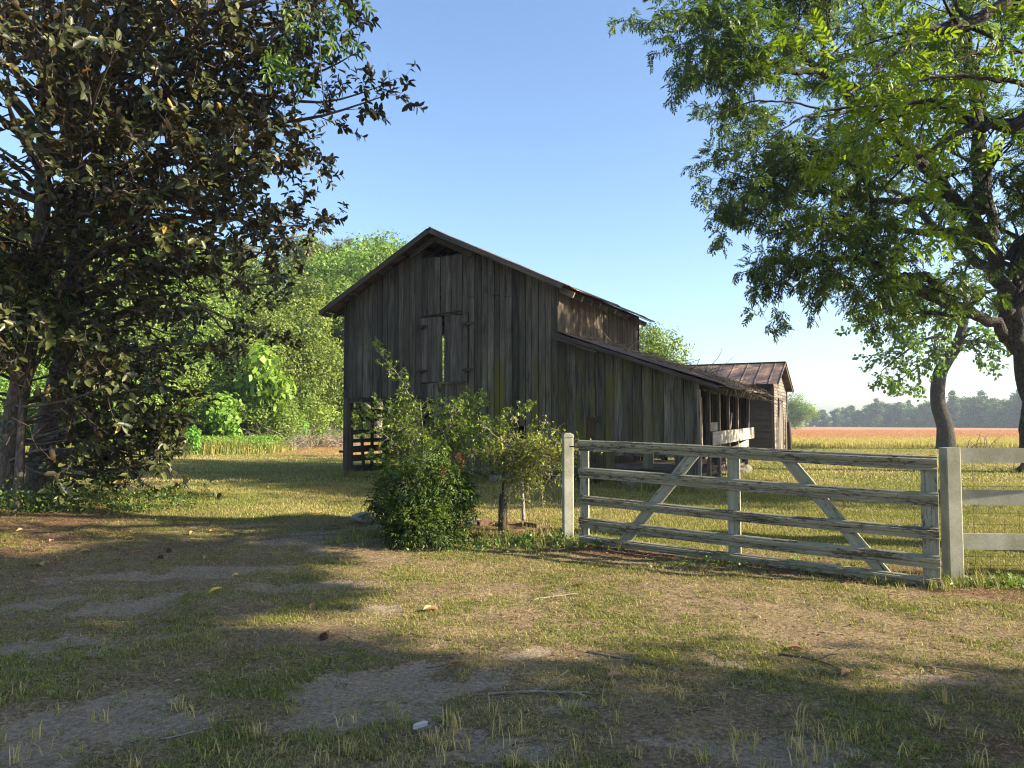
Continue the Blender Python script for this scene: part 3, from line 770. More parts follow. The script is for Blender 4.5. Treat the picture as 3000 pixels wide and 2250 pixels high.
for k, x in enumerate((-.52, .5, 1.5, 2.5)):                # lookouts under the front overhang
    m = MB(); zz = roofz(x) - .09; m.box((x, F0 / 2 + .02, zz), .09, abs(F0) - .08, .11); m.build('lookout', M['dark'], barn)
m = MB(); m.plank((RX, -.13, RZ - .20), (2.50, -.13, RZ - .20 - .80 * .53), (0, 0, 1), .14, .04); m.plank((RX, -.13, RZ - .20), (4.55, -.13, RZ - .20 - 1.25 * .475), (0, 0, 1), .14, .04)
m.build('gable_brace', M['barn'], barn)
for k in range(11):
    y = .12 + k * .64; m = MB(); z = roofz(WM) - .12
    m.plank((WM - .1, y, z + .03), (WM + .40 + RB.uniform(-.03, .02), y, z - .205), (0, 0, 1), .15, .045)
    m.build('rafter_tail', M['stud'], barn)
for k in range(10):
    y = .1 + k * .7; m = MB(); m.plank((.1, y, 5.15), (-.50, y, 4.85), (0, 0, 1), .13, .045); m.build('rafter_tail', M['dark'], barn)
# lean-to roof, its boards and rafter tails
LF = -.24
corrugated('lean_to_roof', (WM - .05, LF, 3.99), (1, 0, -.355), (0, 1, 0), 4.55, 7.6, M['roof'], barn, rag=.06, lift=.08)
m = MB()
for k in range(9):
    d = Vector((1, 0, -.355)).normalized(); p = Vector((WM, 0, 3.92)) + d * (.12 + k * .52)
    m.plank(p + Vector((0, LF + .03, 0)), p + Vector((0, 7.2, 0)), d, .2, .024)
m.plank((WM - .02, LF, 3.88), (11.15, LF, 3.88 - 4.13 * .355), (0, 0, 1), .09, .03)
m.build('lean_to_boards', M['barnside'], barn)
m = MB(); m.plank((WM - .03, LF - .03, 3.80), (8.2, LF - .03, 3.80 - 1.2 * .375), (0, 0, 1), .07, .03); m.build('loose_trim', M['barnside'], barn)
for k in range(11):
    y = .55 + k * .62; m = MB(); m.plank((10.5, y, 2.60), (11.17 + RB.uniform(-.04, .03), y, 2.36 + RB.uniform(-.02, .01)), (0, 0, 1), .17, .045); m.build('rafter_tail', M['stud'], barn)
# open right side of the lean-to
m = MB(); m.plank((10.62, .55, 2.48), (10.62, 2.6, 2.46), (0, 0, 1), .22, .03); m.build('eave_board', M['barn'], barn)
for y, lean, z0 in ((.02, 0, .0), (1.05, 0, .1), (2.25, 0, .15), (3.5, -.02, .15), (4.8, .02, .15), (6.3, .45, .15)):
    m = MB(); m.plank((10.64, y, z0), (10.64, y + lean, 2.40), (0, 1, 0), .11, .07)
    m.build('wall_post', M['stud'], barn)
m = MB(); m.plank((10.735, 1.0, 1.22), (10.735, 7.05, 1.30), (0, 0, 1), .34, .035); m.build('wide_plank', M['pale'], barn)
m = MB(); m.plank((10.60, 1.05, 1.50), (10.60, 2.2, 1.52), (0, 0, 1), .22, .03); m.build('short_plank', M['pale'], barn)
m = MB(); m.plank((10.70, 3.2, .80), (10.70, 6.2, 1.0), (0, 0, 1), .20, .03); m.build('low_plank', M['pale'], barn)
for a, b, wd in (((10.4, 4.2, .3), (10.5, 4.75, 1.9), .16), ((10.0, 2.9, .3), (10.0, 2.95, 2.1), .26), ((10.1, .4, .3), (10.1, .45, 2.3), .25), ((9.6, 3.9, .3), (9.7, 4.0, 2.2), .2), ((9.5, 5.2, .5), (9.5, 5.2, 2.4), .24)):
    m = MB(); m.plank(a, b, (0, 1, 0), wd, .03); m.build('leaning_plank', M['stud'], barn)
m = MB()
for k in range(9): m.plank((9.0 + RB.random() * 1.6, RB.uniform(1, 5), .22 + .06 * k), (9.3 + RB.random() * 1.6, RB.uniform(2, 6.5), .25 + .07 * k), (0, 0, 1), .15, .03)
m.build('fallen_boards', M['stud'], barn)
# stone and brick piers and rubble under the sill
for x in (3.3, 5.2, 7.05, 8.9, 10.5):
    m = MB(); m.box((x, .12, .09), .34, .3, .26, Matrix.Rotation(RB.uniform(-.1, .1), 3, 'Z')); m.build('pier', M['stone'], barn)

# dead vines and straw lying on the lean-to roof
m = MB(); dv = random.Random(8)
def bl(x, y, z): return barn.matrix_world @ Vector((x, y, z))
bpy.context.view_layer.update()
for k in range(150):
    u = dv.random() ** .6 * 4.2; x = WM + .3 + u; y = LF + .05 + abs(dv.gauss(0, 1.6)) + (u > 2) * dv.random() * 2; y = min(y, 7.0)
    p = Vector((x, y, leanz(x) + .13 + dv.random() * .05)); d = Vector((dv.gauss(0, 1), dv.gauss(0, 1), -.15))
    q = bend(p, d, dv.uniform(.3, 1.1), 5, .35, .0, dv)
    q = [Vector((min(a.x, 11.6), a.y, max(a.z, leanz(min(a.x, 11.3)) + .09) if a.x < 11.25 else a.z)) for a in q]
    m.tube([barn.matrix_world @ a for a in q], [.012, .01, .008, .007, .006, .004], 3)
for k in range(6):
    p = Vector((11.0, 3 + k * .7, 2.5)); m.tube([barn.matrix_world @ a for a in bend(p, Vector((1, .3 * dv.gauss(0, 1), -.25)), dv.uniform(.6, 1.5), 5, .2, 0, dv)], [.016, .014, .011, .008, .006, .004], 3)
tag(m.build('dead_vine', M['twig']), 'tangle of dead grey vine stems lying over the lean-to roof', 'vine', kind='thing')
n = 5000; u = rg.uniform(0, 1, n) ** .7 * 4.1; yy = np.abs(rg.normal(0, 1.5, n)) + LF + .1
cl = fbm(u * 2.2, yy * 1.6, 5); kk = (rg.uniform(0, 1, n) < (cl - .35) * 3) & (yy < 7); u, yy = u[kk], yy[kk]; n = len(u)
Lp = np.stack([WM + .1 + u, yy, 3.94 - u * .355 + .085 + rg.uniform(0, .05, n)], 1); ca_, sa_ = math.cos(R(-27.2)), math.sin(R(-27.2))
Wp = np.stack([Lp[:, 0] * ca_ - Lp[:, 1] * sa_ - 5.0746, Lp[:, 0] * sa_ + Lp[:, 1] * ca_ + 22.2727, Lp[:, 2]], 1)
dd = rdir(n); dd[:, 2] *= .15
o_ = leaf_obj('pine_straw', M['litter'], Wp, dd, rdir(n, 2), rg.uniform(.08, .22, n), rg.uniform(.006, .02, n), simple=True)
a_ = o_.data.attributes.new('dry', 'FLOAT', 'FACE'); a_.data.foreach_set('value', np.full(n, .5, np.float32))
tag(o_, 'drift of brown pine straw on the low barn roof', 'pine straw', kind='stuff')

# ------------------------------------------------------------------ the small shed behind
shed = empty('shed', (11.604, 33.0, 0), R(-27.2), 'small clapboard shed with a rusty metal roof standing behind the barn', 'shed')
SW, SDp, EH, RH, RS = 6.0, 4.7, 3.28, 4.42, 2.15
m = MB(); z = .25; i = 0
while z < EH - .04:
    h = .155; m.prism([(-SW, -.03, z), (-SW, -.004, z + h + .012), (-SW, .02, z + h + .012), (-SW, .02, z)], (SW + RB.uniform(-.01, .0), 0, 0), (1, 0, 0)); z += h; i += 1
m.build('front_wall', M['shed'], shed)
m = MB(); m.plank((-4.0, -.045, 1.15), (-.05, -.045, 1.2), (0, 0, 1), .52, .02); m.plank((-4.0, -.045, .62), (-.05, -.045, .62), (0, 0, 1), .5, .02); m.build('wide_board', M['shed'], shed)
m = MB(); z = .25
while z < RH - .15:
    h = .15; zz = z + h
    if zz < EH: y0, y1 = 0.03, SDp - .03
    else:
        y0 = .03 + (zz - EH) / (RH - EH) * RS; y1 = SDp - .03 - (zz - EH) / (RH - EH) * (SDp - RS)
    if y1 - y0 > .1:
        yy = y0
        while yy < y1 - .01:
            ye = min(y1, yy + RB.uniform(.9, 2.2)); ye = y1 if y1 - ye < .3 else ye
            if RB.random() < .95: m.prism([(.03, yy + .004, z + RB.uniform(-.012, .012)), (.004, yy + .004, zz + .012), (-.02, yy + .004, zz + .012), (-.02, yy + .004, z)], (0, ye - yy - .006, 0), (0, 1, 0))
            yy = ye
    z += h
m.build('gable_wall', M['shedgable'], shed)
m = MB(); m.box((-SW / 2, SDp, 1.75), SW, .03, 3.0); m.box((-SW, SDp / 2, 1.75), .03, SDp - .05, 3.0); m.build('back_wall', M['shed'], shed)
m = MB(); m.box((.02, -.02, 1.75), .12, .06, 3.05); m.build('corner_board', M['shedgable'], shed); m = MB(); m.box((.035, SDp, 1.75), .06, .1, 3.05); m.build('corner_board', M['shedgable'], shed)
d = MB(); y = 1.65
while y < 2.75: d.box((.06, y + .1, 1.45), .03, .19, 2.3 + RB.uniform(-.12, .08)); y += .21
dr = d.build('plank_door', M['shedgable'], shed)
m = MB(); m.box((.07, 1.58, 1.5), .05, .1, 2.5); m.box((.07, 2.85, 1.5), .05, .1, 2.5); m.box((.07, 2.2, 2.72), .05, 1.36, .1); m.build('door_frame', M['dark'], dr)
for k, y in enumerate((.9, 1.2, 3.4, 3.8)):
    m = MB(); m.plank((.09, y, .2), (.12, y + RB.uniform(-.2, .2), RB.uniform(1.2, 2.4)), (0, 1, 0), .14, .025)
    m.build('loose_board', M['shedgable'], shed)
m = MB(); m.box((-SW / 2 + .1, SDp / 2, .17), SW - .3, SDp - .3, .16); m.build('floor', M['dark'], shed)
for nm, y1, z1, s in (('front', -.42, EH + .05, -1), ('back', SDp + .42, EH - .10, 1)):
    m = MB(); p = Vector((0, RS, RH + .05)); q = Vector((0, y1, z1)); dvv = q - p; nn = dvv.cross(Vector((1, 0, 0))).normalized()
    if nn.z < 0: nn = -nn
    x = -SW - .3; T = .3
    while x < .34:
        xe = min(x + .62, .34); a = Vector((x, 0, 0)); b = Vector((xe, 0, 0)); nr = dvv.length / 2
        for j in (0, 1):
            pa = p + dvv * (j / 2); pb = p + dvv * ((j + 1) / 2 + (.012 if j == 0 else 0)); l = nn * (.004 if j == 0 else 0)
            m.prism([a + pa + l, b + pa + l, b + pb + l, a + pb + l], nn * .008, dvv, RB.random())
        m.plank(b + p + nn * .02, b + q + nn * .02, (1, 0, 0), .03, .035)
        x = xe
    m.build('roof', M['shedroof'], shed)
m = MB(); m.plank((-SW - .3, RS, RH + .075), (.34, RS, RH + .075), (0, 1, 0), .22, .02); m.build('ridge_cap', M['shedroof'], shed)
m = MB()
for y1, z1 in ((-.42, EH - .0), (SDp + .42, EH - .15)):
    m.plank((.30, RS, RH - .03), (.30, y1, z1), (0, 0, 1), .12, .03)
    for k in range(5):
        f = (k + .5) / 5; m.box((-.1, RS + (y1 - RS) * f, RH - .02 + (z1 - RH) * f), .8, .12, .02)
m.build('rake_board', M['shed'], shed)

# stone and dark post by the shed
def rock(name, c, r, mat, rnd, parent=None):
    m = MB(); v = []; n0 = 0
    import bmesh
    bm = bmesh.new(); bmesh.ops.create_icosphere(bm, subdivisions=3, radius=1)
    ph = [rnd.uniform(0, 6) for _ in range(6)]
    for vv in bm.verts:
        c0 = vv.co; k = 1 + .18 * math.sin(c0.x * 2.3 + ph[0]) * math.sin(c0.y * 2.9 + ph[1]) + .12 * math.sin(c0.z * 4 + ph[2] + c0.x * 3) + .06 * math.sin(c0.x * 9 + ph[3]) * math.sin(c0.y * 8 + ph[4])
        vv.co = Vector((c0.x * r[0] * k, c0.y * r[1] * k, c0.z * r[2] * k))
    me = bpy.data.meshes.new(name); bm.to_mesh(me); bm.free(); me.materials.append(mat)
    o = link(bpy.data.objects.new(name, me), parent); o.location = c; return o
rr_ = random.Random(3)
p = gnd(2178, 1392); tag(rock('stone', (p.x, p.y, .1), (.3, .25, .22), M['stone'], rr_), 'rounded grey stone on the grass at the far corner of the lean-to', 'stone')
m = MB(); m.tube([(13.45, 36.0, -.1), (13.47, 36, .9), (13.44, 36, 1.66)], [.11, .105, .1], 9); tag(m.build('fence_post', M['black']), 'short blackened wooden post just right of the shed', 'post')

# ------------------------------------------------------------------ gate, posts, board fence
gl = Vector((.862, 9.5)); gr_ = Vector((4.176, 7.3)); gd = (gr_ - gl); GL = gd.length; gate_rz = math.atan2(gd.y, gd.x)
gate = empty('field_gate', (gl.x, gl.y, .10), gate_rz, 'long sagging five-rail gate with peeling white paint closing off the yard', 'gate')
sag = -.11 / GL
def gs(px): 
    a, b = ray(px, 1400); dx, dy = gd.x / GL, gd.y / GL
    return (a * gl.y - gl.x) / (dx - a * dy)
prof = [(0, 0), (-.022, .004), (-.026, .022), (-.014, .030), (-.014, .050), (-.030, .060), (-.036, .078), (-.036, .100), (-.020, .112), (-.020, .122), (-.006, .134), (.006, .134), (.006, 0)]
def rail(z0, h, wob, name='rail', twist=0):
    m = MB(); s = h / .134; N = 16; n0 = 0; off = (random.uniform(0, 40), random.uniform(0, 40)); k = len(prof); T = random.random()
    per = [0]
    for i in range(k): per.append(per[-1] + math.dist(prof[i], prof[(i + 1) % k]))
    for i in range(N + 1):
        x = i / N * GL; dz = sag * x + math.sin(x * 1.3 + wob) * .008; tw = twist * max(0, x / GL - .6) / .4
        for (yy, zz) in prof: m.v.append(Vector((x, yy * (1 + tw), z0 + zz * s * (1 + tw * .15) + dz)))
    for i in range(N):
        for j in range(k):
            j2 = (j + 1) % k; a, b = i * k + j, i * k + j2
            m.f.append([a, a + k, b + k, b]); m.t.append(T); m.sm.append(False)
            u0, u1 = i / N * GL + off[0], (i + 1) / N * GL + off[0]; v0, v1 = per[j] + off[1], per[j + 1] + off[1]
            m.uv += [(u0, v0), (u1, v0), (u1, v1), (u0, v1)]
    for base in (0, N * k):
        f = list(range(base, base + k)); m.f.append(f if base else f[::-1]); m.t.append(T); m.sm.append(False); m.uv += [(off[0] + prof[i][0], off[1] + prof[i][1]) for i in range(k)]
    return m.build(name, M['gate'], gate)
rail(1.150, .137, 0, twist=.8); rail(.798, .136, 1); rail(.462, .120, 2); rail(.176, .136, 3); rail(.0, .10, 4)
for x0, x1, lb in ((.004, .118, None), (gs(2130), gs(2166), None), (gs(2697), GL - .006, None)):
    m = MB(); xm = (x0 + x1) / 2
    m.prism([(x0, .010, .015 + sag * xm), (x1, .010, .015 + sag * xm), (x1, .010, 1.262 + sag * xm), (x0, .010, 1.262 + sag * xm)], (0, .03, 0), (0, 0, 1))
    m.prism([(x0 + .03, .004, .02 + sag * xm), (x1 - .03, .004, .02 + sag * xm), (x1 - .03, .004, 1.25 + sag * xm), (x0 + .03, .004, 1.25 + sag * xm)], (0, .006, 0), (0, 0, 1))
    m.build('stile', M['gatecl'], gate)
for xa, xb in ((gs(1820), gs(2035)), (gs(2590), gs(2300))):
    m = MB(); A_, B_ = Vector((xa, .030, .04 + sag * xa)), Vector((xb, .030, 1.20 + sag * xb))
    m.plank(A_, B_, (1, 0, 0), .13, .022); d = (B_ - A_).normalized(); s = Vector((d.z, 0, -d.x)) 
    for q in (-.052, .052): m.plank(A_ + s * q + Vector((0, -.012, 0)), B_ + s * q + Vector((0, -.012, 0)), s, .022, .014)
    m.build('brace', M['gatecl'], gate)
m = MB(); m.tube([(-.16, .03, 1.2), (.03, .03, 1.2)], .009, 6, cap=True); m.build('hinge', M['wire'], gate)

def sq_post(name, c, wd, h, rz, mat, cap=True):
    m = MB(); e = .012; a = wd / 2; z0 = -.15
    ring = [(-a + e, -a), (a - e, -a), (a, -a + e), (a, a - e), (a - e, a), (-a + e, a), (-a, a - e), (-a, -a + e)]
    m.prism([(x, y, z0) for x, y in ring], (0, 0, h - z0), (0, 0, 1))
    o = m.build(name, mat); o.location = c; o.rotation_euler = (0, 0, rz)
    if cap:
        m = MB()
        def rg_(k): return [(x * k, y * k) for x, y in ring]
        m.prism([(x, y, h + .001) for x, y in rg_(1.10)], (0, 0, .025), (1, 0, 0)); m.prism([(x, y, h + .027) for x, y in rg_(.98)], (0, 0, .02), (1, 0, 0)); m.prism([(x, y, h + .048) for x, y in rg_(.62)], (0, 0, .012), (1, 0, 0))
        m.build('cap', mat, o)
    return o
p1 = at(1664, 1572, 9.8); tag(sq_post('gate_post', (p1.x, p1.y, gz(p1.x, p1.y)), .135, 1.335, R(6), M['post']), 'square white gate post with a flat cap beside the honeysuckle', 'post')
p2 = at(2793, 1690, 7.62); tag(sq_post('gate_post', (p2.x, p2.y, 0.0), .15, 1.35, R(-2), M['board'], False), 'square grey white post carrying the board fence at the right', 'post')
fence = empty('board_fence', (p2.x, p2.y - .09, 0), R(-3.5), 'three-board pale fence with wire mesh behind running off to the right', 'fence')
for z0, z1, x0 in ((1.20, 1.35, .07), (.765, .915, -.17), (.325, .485, .07)):
    m = MB(); x = x0
    for xe in (3.1, 6.0, 9.0):
        m.plank((x, (.06 if x0 > 0 else .20) if x < 1 else .06, (z0 + z1) / 2), (xe - .006, .06, (z0 + z1) / 2 - .01), (0, 0, 1), z1 - z0, .028); x = xe
    m.build('board', M['board'], fence)
for x in (3.1, 6.0, 9.0):
    m = MB(); m.box((x, .18, .66), .14, .14, 1.4); m.build('fence_post', M['board'], fence)
m = MB()
for z in (.04, .12, .21, .31, .42, .54, .66, .80, .94): m.tube([(-.30, .30, z), (4, .30, z + .01), (9, .30, z)], .0019, 3)
for i in range(60):
    x = -.28 + i * .152; m.tube([(x, .30, .02), (x + .004, .30, .95 if i != 4 else 1.36)], .0019, 3)
m.build('wire_mesh', M['wire'], fence)
m = MB()
for px, h in ((2470 + 0, .0),): pass
m.tube([(p2.x - .33, p2.y - .05, 0.0), (p2.x - .33, p2.y - .05, .97)], .004, 4)
tag(m.build('wire_stay', M['wire']), 'thin upright wire standing between the gate and the right post', 'wire')

# ------------------------------------------------------------------ magnolia at the left
mt = random.Random(21); random.seed(5)
mag = empty('magnolia_tree', (-9.6, 14.5, 0.1), 0, 'big dark evergreen magnolia with glossy leaves and two trunks filling the left side', 'tree')
MI = Vector((9.6, -14.5, -.1))
tr = MB()
TA = spline([(-9.55, 14.0, -.1), (-9.5, 14.05, 1.2), (-9.25, 14.1, 3.2), (-9.2, 14.3, 5.4), (-9.3, 14.4, 8), (-9.4, 14.5, 11)], 5)
TB = spline([(-9.55, 15.0, -.1), (-9.45, 15.0, 1.3), (-9.0, 14.9, 3.2), (-8.75, 14.7, 5.0), (-8.8, 14.6, 7.5), (-9.0, 14.6, 10.5), (-9.2, 14.6, 13)], 5)
tr.tube([p + MI for p in TA], lerp_rad([.27, .20, .17, .15, .12, .05], len(TA)), 12)
tr.tube([p + MI for p in TB], lerp_rad([.28, .22, .19, .17, .14, .10, .03], len(TB)), 12)
envz = [0, .6, 1.6, 2.5, 3.8, 4.4, 5.9, 7.4, 9.3, 10.6, 12.5, 14.5]; envr = [1.7, 2.5, 2.6, 2.9, 3.7, 4.4, 5.15, 6.2, 6.4, 4.9, 3.4, 1.2]
tips = []
def menv(z, az):
    return np.interp(z, envz, envr) * (1 + .13 * math.sin(az * 3 + z * 1.7) + .07 * math.sin(az * 7 - z * 2.3))
limbs = []
for k in range(165):
    z1 = mt.uniform(.35, 12.5) if k % 3 else mt.uniform(1.5, 9)
    az = mt.gauss(-.75, .8) if mt.random() < .8 else mt.uniform(-3.14, 3.14)     # mostly towards the yard
    if z1 < 2.6: az = mt.uniform(-.72, .35)
    limbs.append((z1, az, 1.0 if mt.random() < .55 else mt.uniform(.45, .95)))
limbs += [(9.35, -.47, .94), (9.0, -.40, .92), (7.5, -.44, 1.06), (7.2, -.52, 1.04), (5.9, -.52, 1.06), (4.5, -.48, 1.04), (3.8, -.5, 1.05), (2.6, -.6, 1.0), (1.2, -.65, 1.05), (.7, -.7, 1.0), (10.6, -.5, 1.05), (8.4, -.45, .98), (8.1, -.6, 1.0), (6.6, -.35, .97), (6.4, -.7, 1), (8.7, -.55, .93), (8.9, -.35, .9), (7.9, -.38, .98), (7.0, -.6, 1.0), (5.3, -.45, 1.02), (4.9, -.6, 1.0), (4.2, -.4, 1.03), (5.6, -.66, 1), (6.2, -.5, 1.02)]
for z1, az, fr_ in limbs:
    T = TA if mt.random() < .5 else TB
    rr = menv(z1, az) * fr_; z0 = max(.8, z1 * mt.uniform(.72, .98) - .1)
    p0 = min(T, key=lambda q: abs(q.z - z0)); p3 = Vector((-9.3 + rr * math.cos(az), 14.5 + rr * math.sin(az), z1))
    mid = p0.lerp(p3, .5) + Vector((mt.gauss(0, .25), mt.gauss(0, .25), mt.uniform(-.1, .35) + (.15 if z1 > 3 else -.1)))
    q3 = p0.lerp(p3, .8) + Vector((mt.gauss(0, .15), mt.gauss(0, .15), mt.uniform(-.35, .1)))
    pts = spline([p0, mid, q3, p3], 4); L = (p3 - p0).length
    r0 = .012 + .0085 * L; rad = lerp_rad([r0, r0 * .7, r0 * .4, .006], len(pts))
    pl = [p + MI for p in pts]; tr.tube(pl, rad, 6, cap=False)
    sub(tr, pl, rad, [(max(3, int(L * 2.0)), .9, .62, .12, .02, .008), (3, .36, .55, .12, .06, .005)], mt, tips, .22)
    tips.append((pl[-4:], .6))
tr.build('trunk', M['mbark'], mag)
P = []; D = []; Nn = []
for q, l in tips:
    for t in ((1.0, .55) if mt.random() < .6 else (1.0,)):
        if mt.random() < (.42 if q[-1].z < 5.5 else .27): continue
        p, d = along(q, min(t, .999)); k = mt.randint(5, 8) if t == 1 else mt.randint(2, 4)
        ref = d.orthogonal().normalized(); b = d.cross(ref); a0 = mt.uniform(0, 6.28)
        for j in range(k):
            a = a0 + 2.4 * j; o = ref * math.cos(a) + b * math.sin(a); f = mt.uniform(.1, 1.3)
            dd = (o * .95 + d * f + Vector((mt.gauss(0, .2), mt.gauss(0, .2), -.28 + mt.gauss(0, .2)))).normalized(); P.append(p - d * mt.uniform(0, .24)); D.append(dd); Nn.append(d + Vector((mt.gauss(0, .3), mt.gauss(0, .3), .5 + mt.gauss(0, .3))))
P = np.array([tuple(v) for v in P]); D = np.array([tuple(v) for v in D]); Nn = np.array([tuple(v) for v in Nn])
old = rg.uniform(0, 1, len(P)) < .016
Ls = rg.uniform(.13, .215, len(P))
leaf_obj('crown', M['mag'], P[~old], D[~old], Nn[~old], Ls[~old], Ls[~old] * .50, mag, fold=.12, droop=.2)
leaf_obj('old_leaves', M['magy'], P[old], D[old], Nn[old], Ls[old], Ls[old] * .42, mag, fold=.3, droop=.3)
print('magnolia leaves', len(P))

# ------------------------------------------------------------------ pecan trees
def pecan(name, loc, limbs, levels, per_m, endn, label, group=None, ll=.088, lw=.028, rl=.27, pairs=5, mat='pecan', seed=1, simple=True, bmat='bark', part='crown'):
    rnd = random.Random(seed); root = empty(name, loc, 0, label, 'tree', group); O = Vector(loc); tr = MB(); tips = []
    for pts, rad, leafy in limbs:
        s = spline([Vector(p) - O for p in pts], 5); rr = lerp_rad(rad, len(s)); 
        for i in range(1, len(s) - 1): s[i] += Vector((rnd.gauss(0, 1), rnd.gauss(0, 1), rnd.gauss(0, 1))) * min(.06, rr[i] * .45)
        tr.tube(s, rr, 14 if rr[0] > .25 else (9 if rr[0] > .08 else 6))
        if leafy:
            lv = [list(x) for x in levels]; lv[0][0] = max(2, int(lv[0][0] * leafy)); sub(tr, s, rr, lv, rnd, tips, .3 if leafy < 2 else .15)
    tr.build('trunk', M[bmat], root)
    P, D = leaves_on(tips, per_m, endn, .9)
    N = norm(rdir(len(P)) * .6 + np.array([0, 0, 1.0])); D[:, 2] -= .35
    A = pinnate(P, D, N, rl * rg.uniform(.7, 1.2, len(P)), pairs, ll, lw)
    leaf_obj(part, M[mat], A[0], A[1], A[2], A[3], A[4], root, tint=A[5], simple=simple, fold=.12, droop=.18)
    print(name, len(tips), 'twigs', len(A[0]), 'leaflets'); return root
def px3(*l): return [at(*q) for q in l]

lim = [
 ([(17.1, 24.2, -.2), (17.1, 24.2, .35), (17.0, 24.2, 1.5), (16.85, 24.2, 3.5), (16.6, 24.2, 4.9)], [.70, .47, .38, .34, .35], 0),
 (px3((2965, 960, 24.2), (2925, 830, 24.1), (2902, 732, 24), (2793, 583, 23.5), (2698, 475, 23), (2644, 407, 22.8), (2536, 325, 22.4), (2400, 203, 22), (2305, 108, 21.6), (2280, 54, 21.4), (2290, -60, 21)), [.26, .25, .23, .20, .175, .155, .135, .11, .08, .06, .03], 2.2),
 (px3((2955, 985, 24.2), (2900, 940, 23.9), (2780, 895, 23), (2680, 840, 22.2), (2580, 785, 21.6), (2520, 765, 21.2), (2440, 760, 20.8), (2330, 790, 20.4)), [.20, .18, .165, .14, .11, .09, .06, .03], 2.0),
 (px3((2790, 898, 23.1), (2760, 850, 23.3), (2700, 810, 23.4), (2620, 805, 23.2), (2540, 770, 23), (2480, 700, 22.5), (2400, 640, 22)), [.15, .13, .11, .09, .07, .05, .02], 1.3),
 (px3((2400, 205, 22), (2330, 215, 21.6), (2261, 190, 21.2), (2180, 185, 20.8), (2110, 205, 20.4), (2070, 230, 20.2)), [.11, .1, .09, .07, .04, .02], 1.5),
 (px3((2272, 70, 21.5), (2220, 68, 21.3), (2152, 60, 21), (2110, 49, 20.8), (2060, 70, 20.4), (2030, 90, 20.2)), [.09, .08, .07, .05, .03, .015], 1.4),
 (px3((2905, 740, 24), (2900, 640, 24.3), (2895, 500, 24.6), (2880, 350, 24.6), (2860, 180, 24.4), (2800, 0, 24), (2760, -150, 24)), [.2, .17, .14, .11, .08, .06, .03], 1.8),
 (px3((2690, 470, 23), (2560, 470, 22), (2440, 450, 21.2), (2330, 440, 20.6), (2240, 430, 20.2)), [.12, .09, .07, .05, .02], 1.5),
 (px3((2780, 570, 23.5), (2640, 590, 22.5), (2500, 575, 21.6), (2350, 560, 21), (2230, 545, 20.6), (2140, 555, 20.4)), [.12, .1, .08, .06, .04, .015], 1.6),
 (px3((2860, 680, 24), (2720, 680, 23), (2580, 670, 22), (2420, 660, 21.4), (2300, 670, 21), (2230, 690, 20.8)), [.12, .1, .08, .06, .04, .015], 1.6),
 (px3((2640, 405, 22.8), (2600, 300, 23.4), (2560, 150, 24), (2520, 0, 24.4)), [.11, .09, .06, .02], 1.4),
 (px3((2400, 203, 22), (2420, 100, 21.6), (2430, 0, 21.4), (2400, -100, 21)), [.09, .07, .05, .02], 1.2),
 ([(16.35, 24.2, 4.9), (18, 25, 8), (20, 25.6, 11), (21, 26, 15)], [.36, .28, .18, .05], 2),
 ([(16.35, 24.2, 5.2), (17.6, 22.4, 7.5), (19.2, 20.8, 9.5), (20.5, 19.5, 11)], [.2, .16, .1, .04], 1.5),
 ([(16.4, 24.2, 6.5), (16.8, 22.4, 9), (16.2, 20.2, 11.5), (14.6, 18.6, 12.6)], [.2, .16, .1, .03], 2.4),
 ([(16.4, 24.2, 7), (17.5, 21.5, 9.5), (18.5, 19, 12)], [.18, .13, .04], 2.2),
 ([(16.3, 24.2, 6), (16.2, 27, 8.5), (15.2, 29.5, 11), (14.5, 31, 12)], [.2, .16, .1, .03], 1.5),
 ([(15.4, 23.9, 8.5), (15.6, 24.5, 12), (15.2, 24.5, 15.5), (15, 24.5, 18)], [.22, .18, .12, .03], 1.8),
]
pecan('pecan_tree', (16.75, 24.2, 0), lim, [(11, 2.0, .62, .12, -.01, .012), (6, .95, .6, .12, -.03, .006)], 9.5, 3,
      'large dark-barked pecan with low spreading limbs at the right edge', ll=.125, lw=.046, seed=3)
# smaller tree with big leaves in front of the field
b2 = at(2772, 1312, 46)
lim = [([(b2.x, 46, -.2), *px3((2768, 1250, 46), (2748, 1180, 46), (2752, 1100, 46), (2778, 1050, 46), (2805, 1010, 46), (2822, 950, 46), (2832, 880, 46), (2815, 780, 46))], [.62, .46, .42, .40, .36, .33, .26, .2, .05], 1.2),
 (px3((2812, 1005, 46), (2850, 1000, 46), (2900, 1005, 45.5), (2950, 1030, 45)), [.14, .12, .08, .03], 1.3),
 (px3((2820, 960, 46), (2790, 930, 45), (2740, 925, 44), (2680, 930, 43), (2600, 950, 42.5), (2530, 960, 42.4)), [.16, .14, .11, .08, .05, .02], 2.2),
 (px3((2800, 1015, 46), (2760, 985, 45), (2700, 1000, 44.5), (2640, 1040, 44), (2580, 1090, 44)), [.13, .11, .08, .05, .02], 1.8),
 (px3((2785, 1045, 46), (2740, 1040, 45.5), (2690, 1075, 45), (2640, 1110, 45)), [.09, .07, .05, .02], 1.2),
 (px3((2830, 890, 46), (2880, 860, 46.5), (2940, 850, 47), (3000, 880, 47)), [.16, .13, .09, .03], 1.6),
 (px3((2828, 860, 46), (2760, 850, 45), (2690, 870, 44), (2640, 900, 43.5)), [.14, .11, .08, .03], 1.6)]
rnd = random.Random(9); O = Vector((b2.x, 46, 0)); t2 = empty('broadleaf_tree', tuple(O), 0, 'leaning broad-leaved tree standing at the near edge of the field', 'tree'); trb = MB(); tips = []
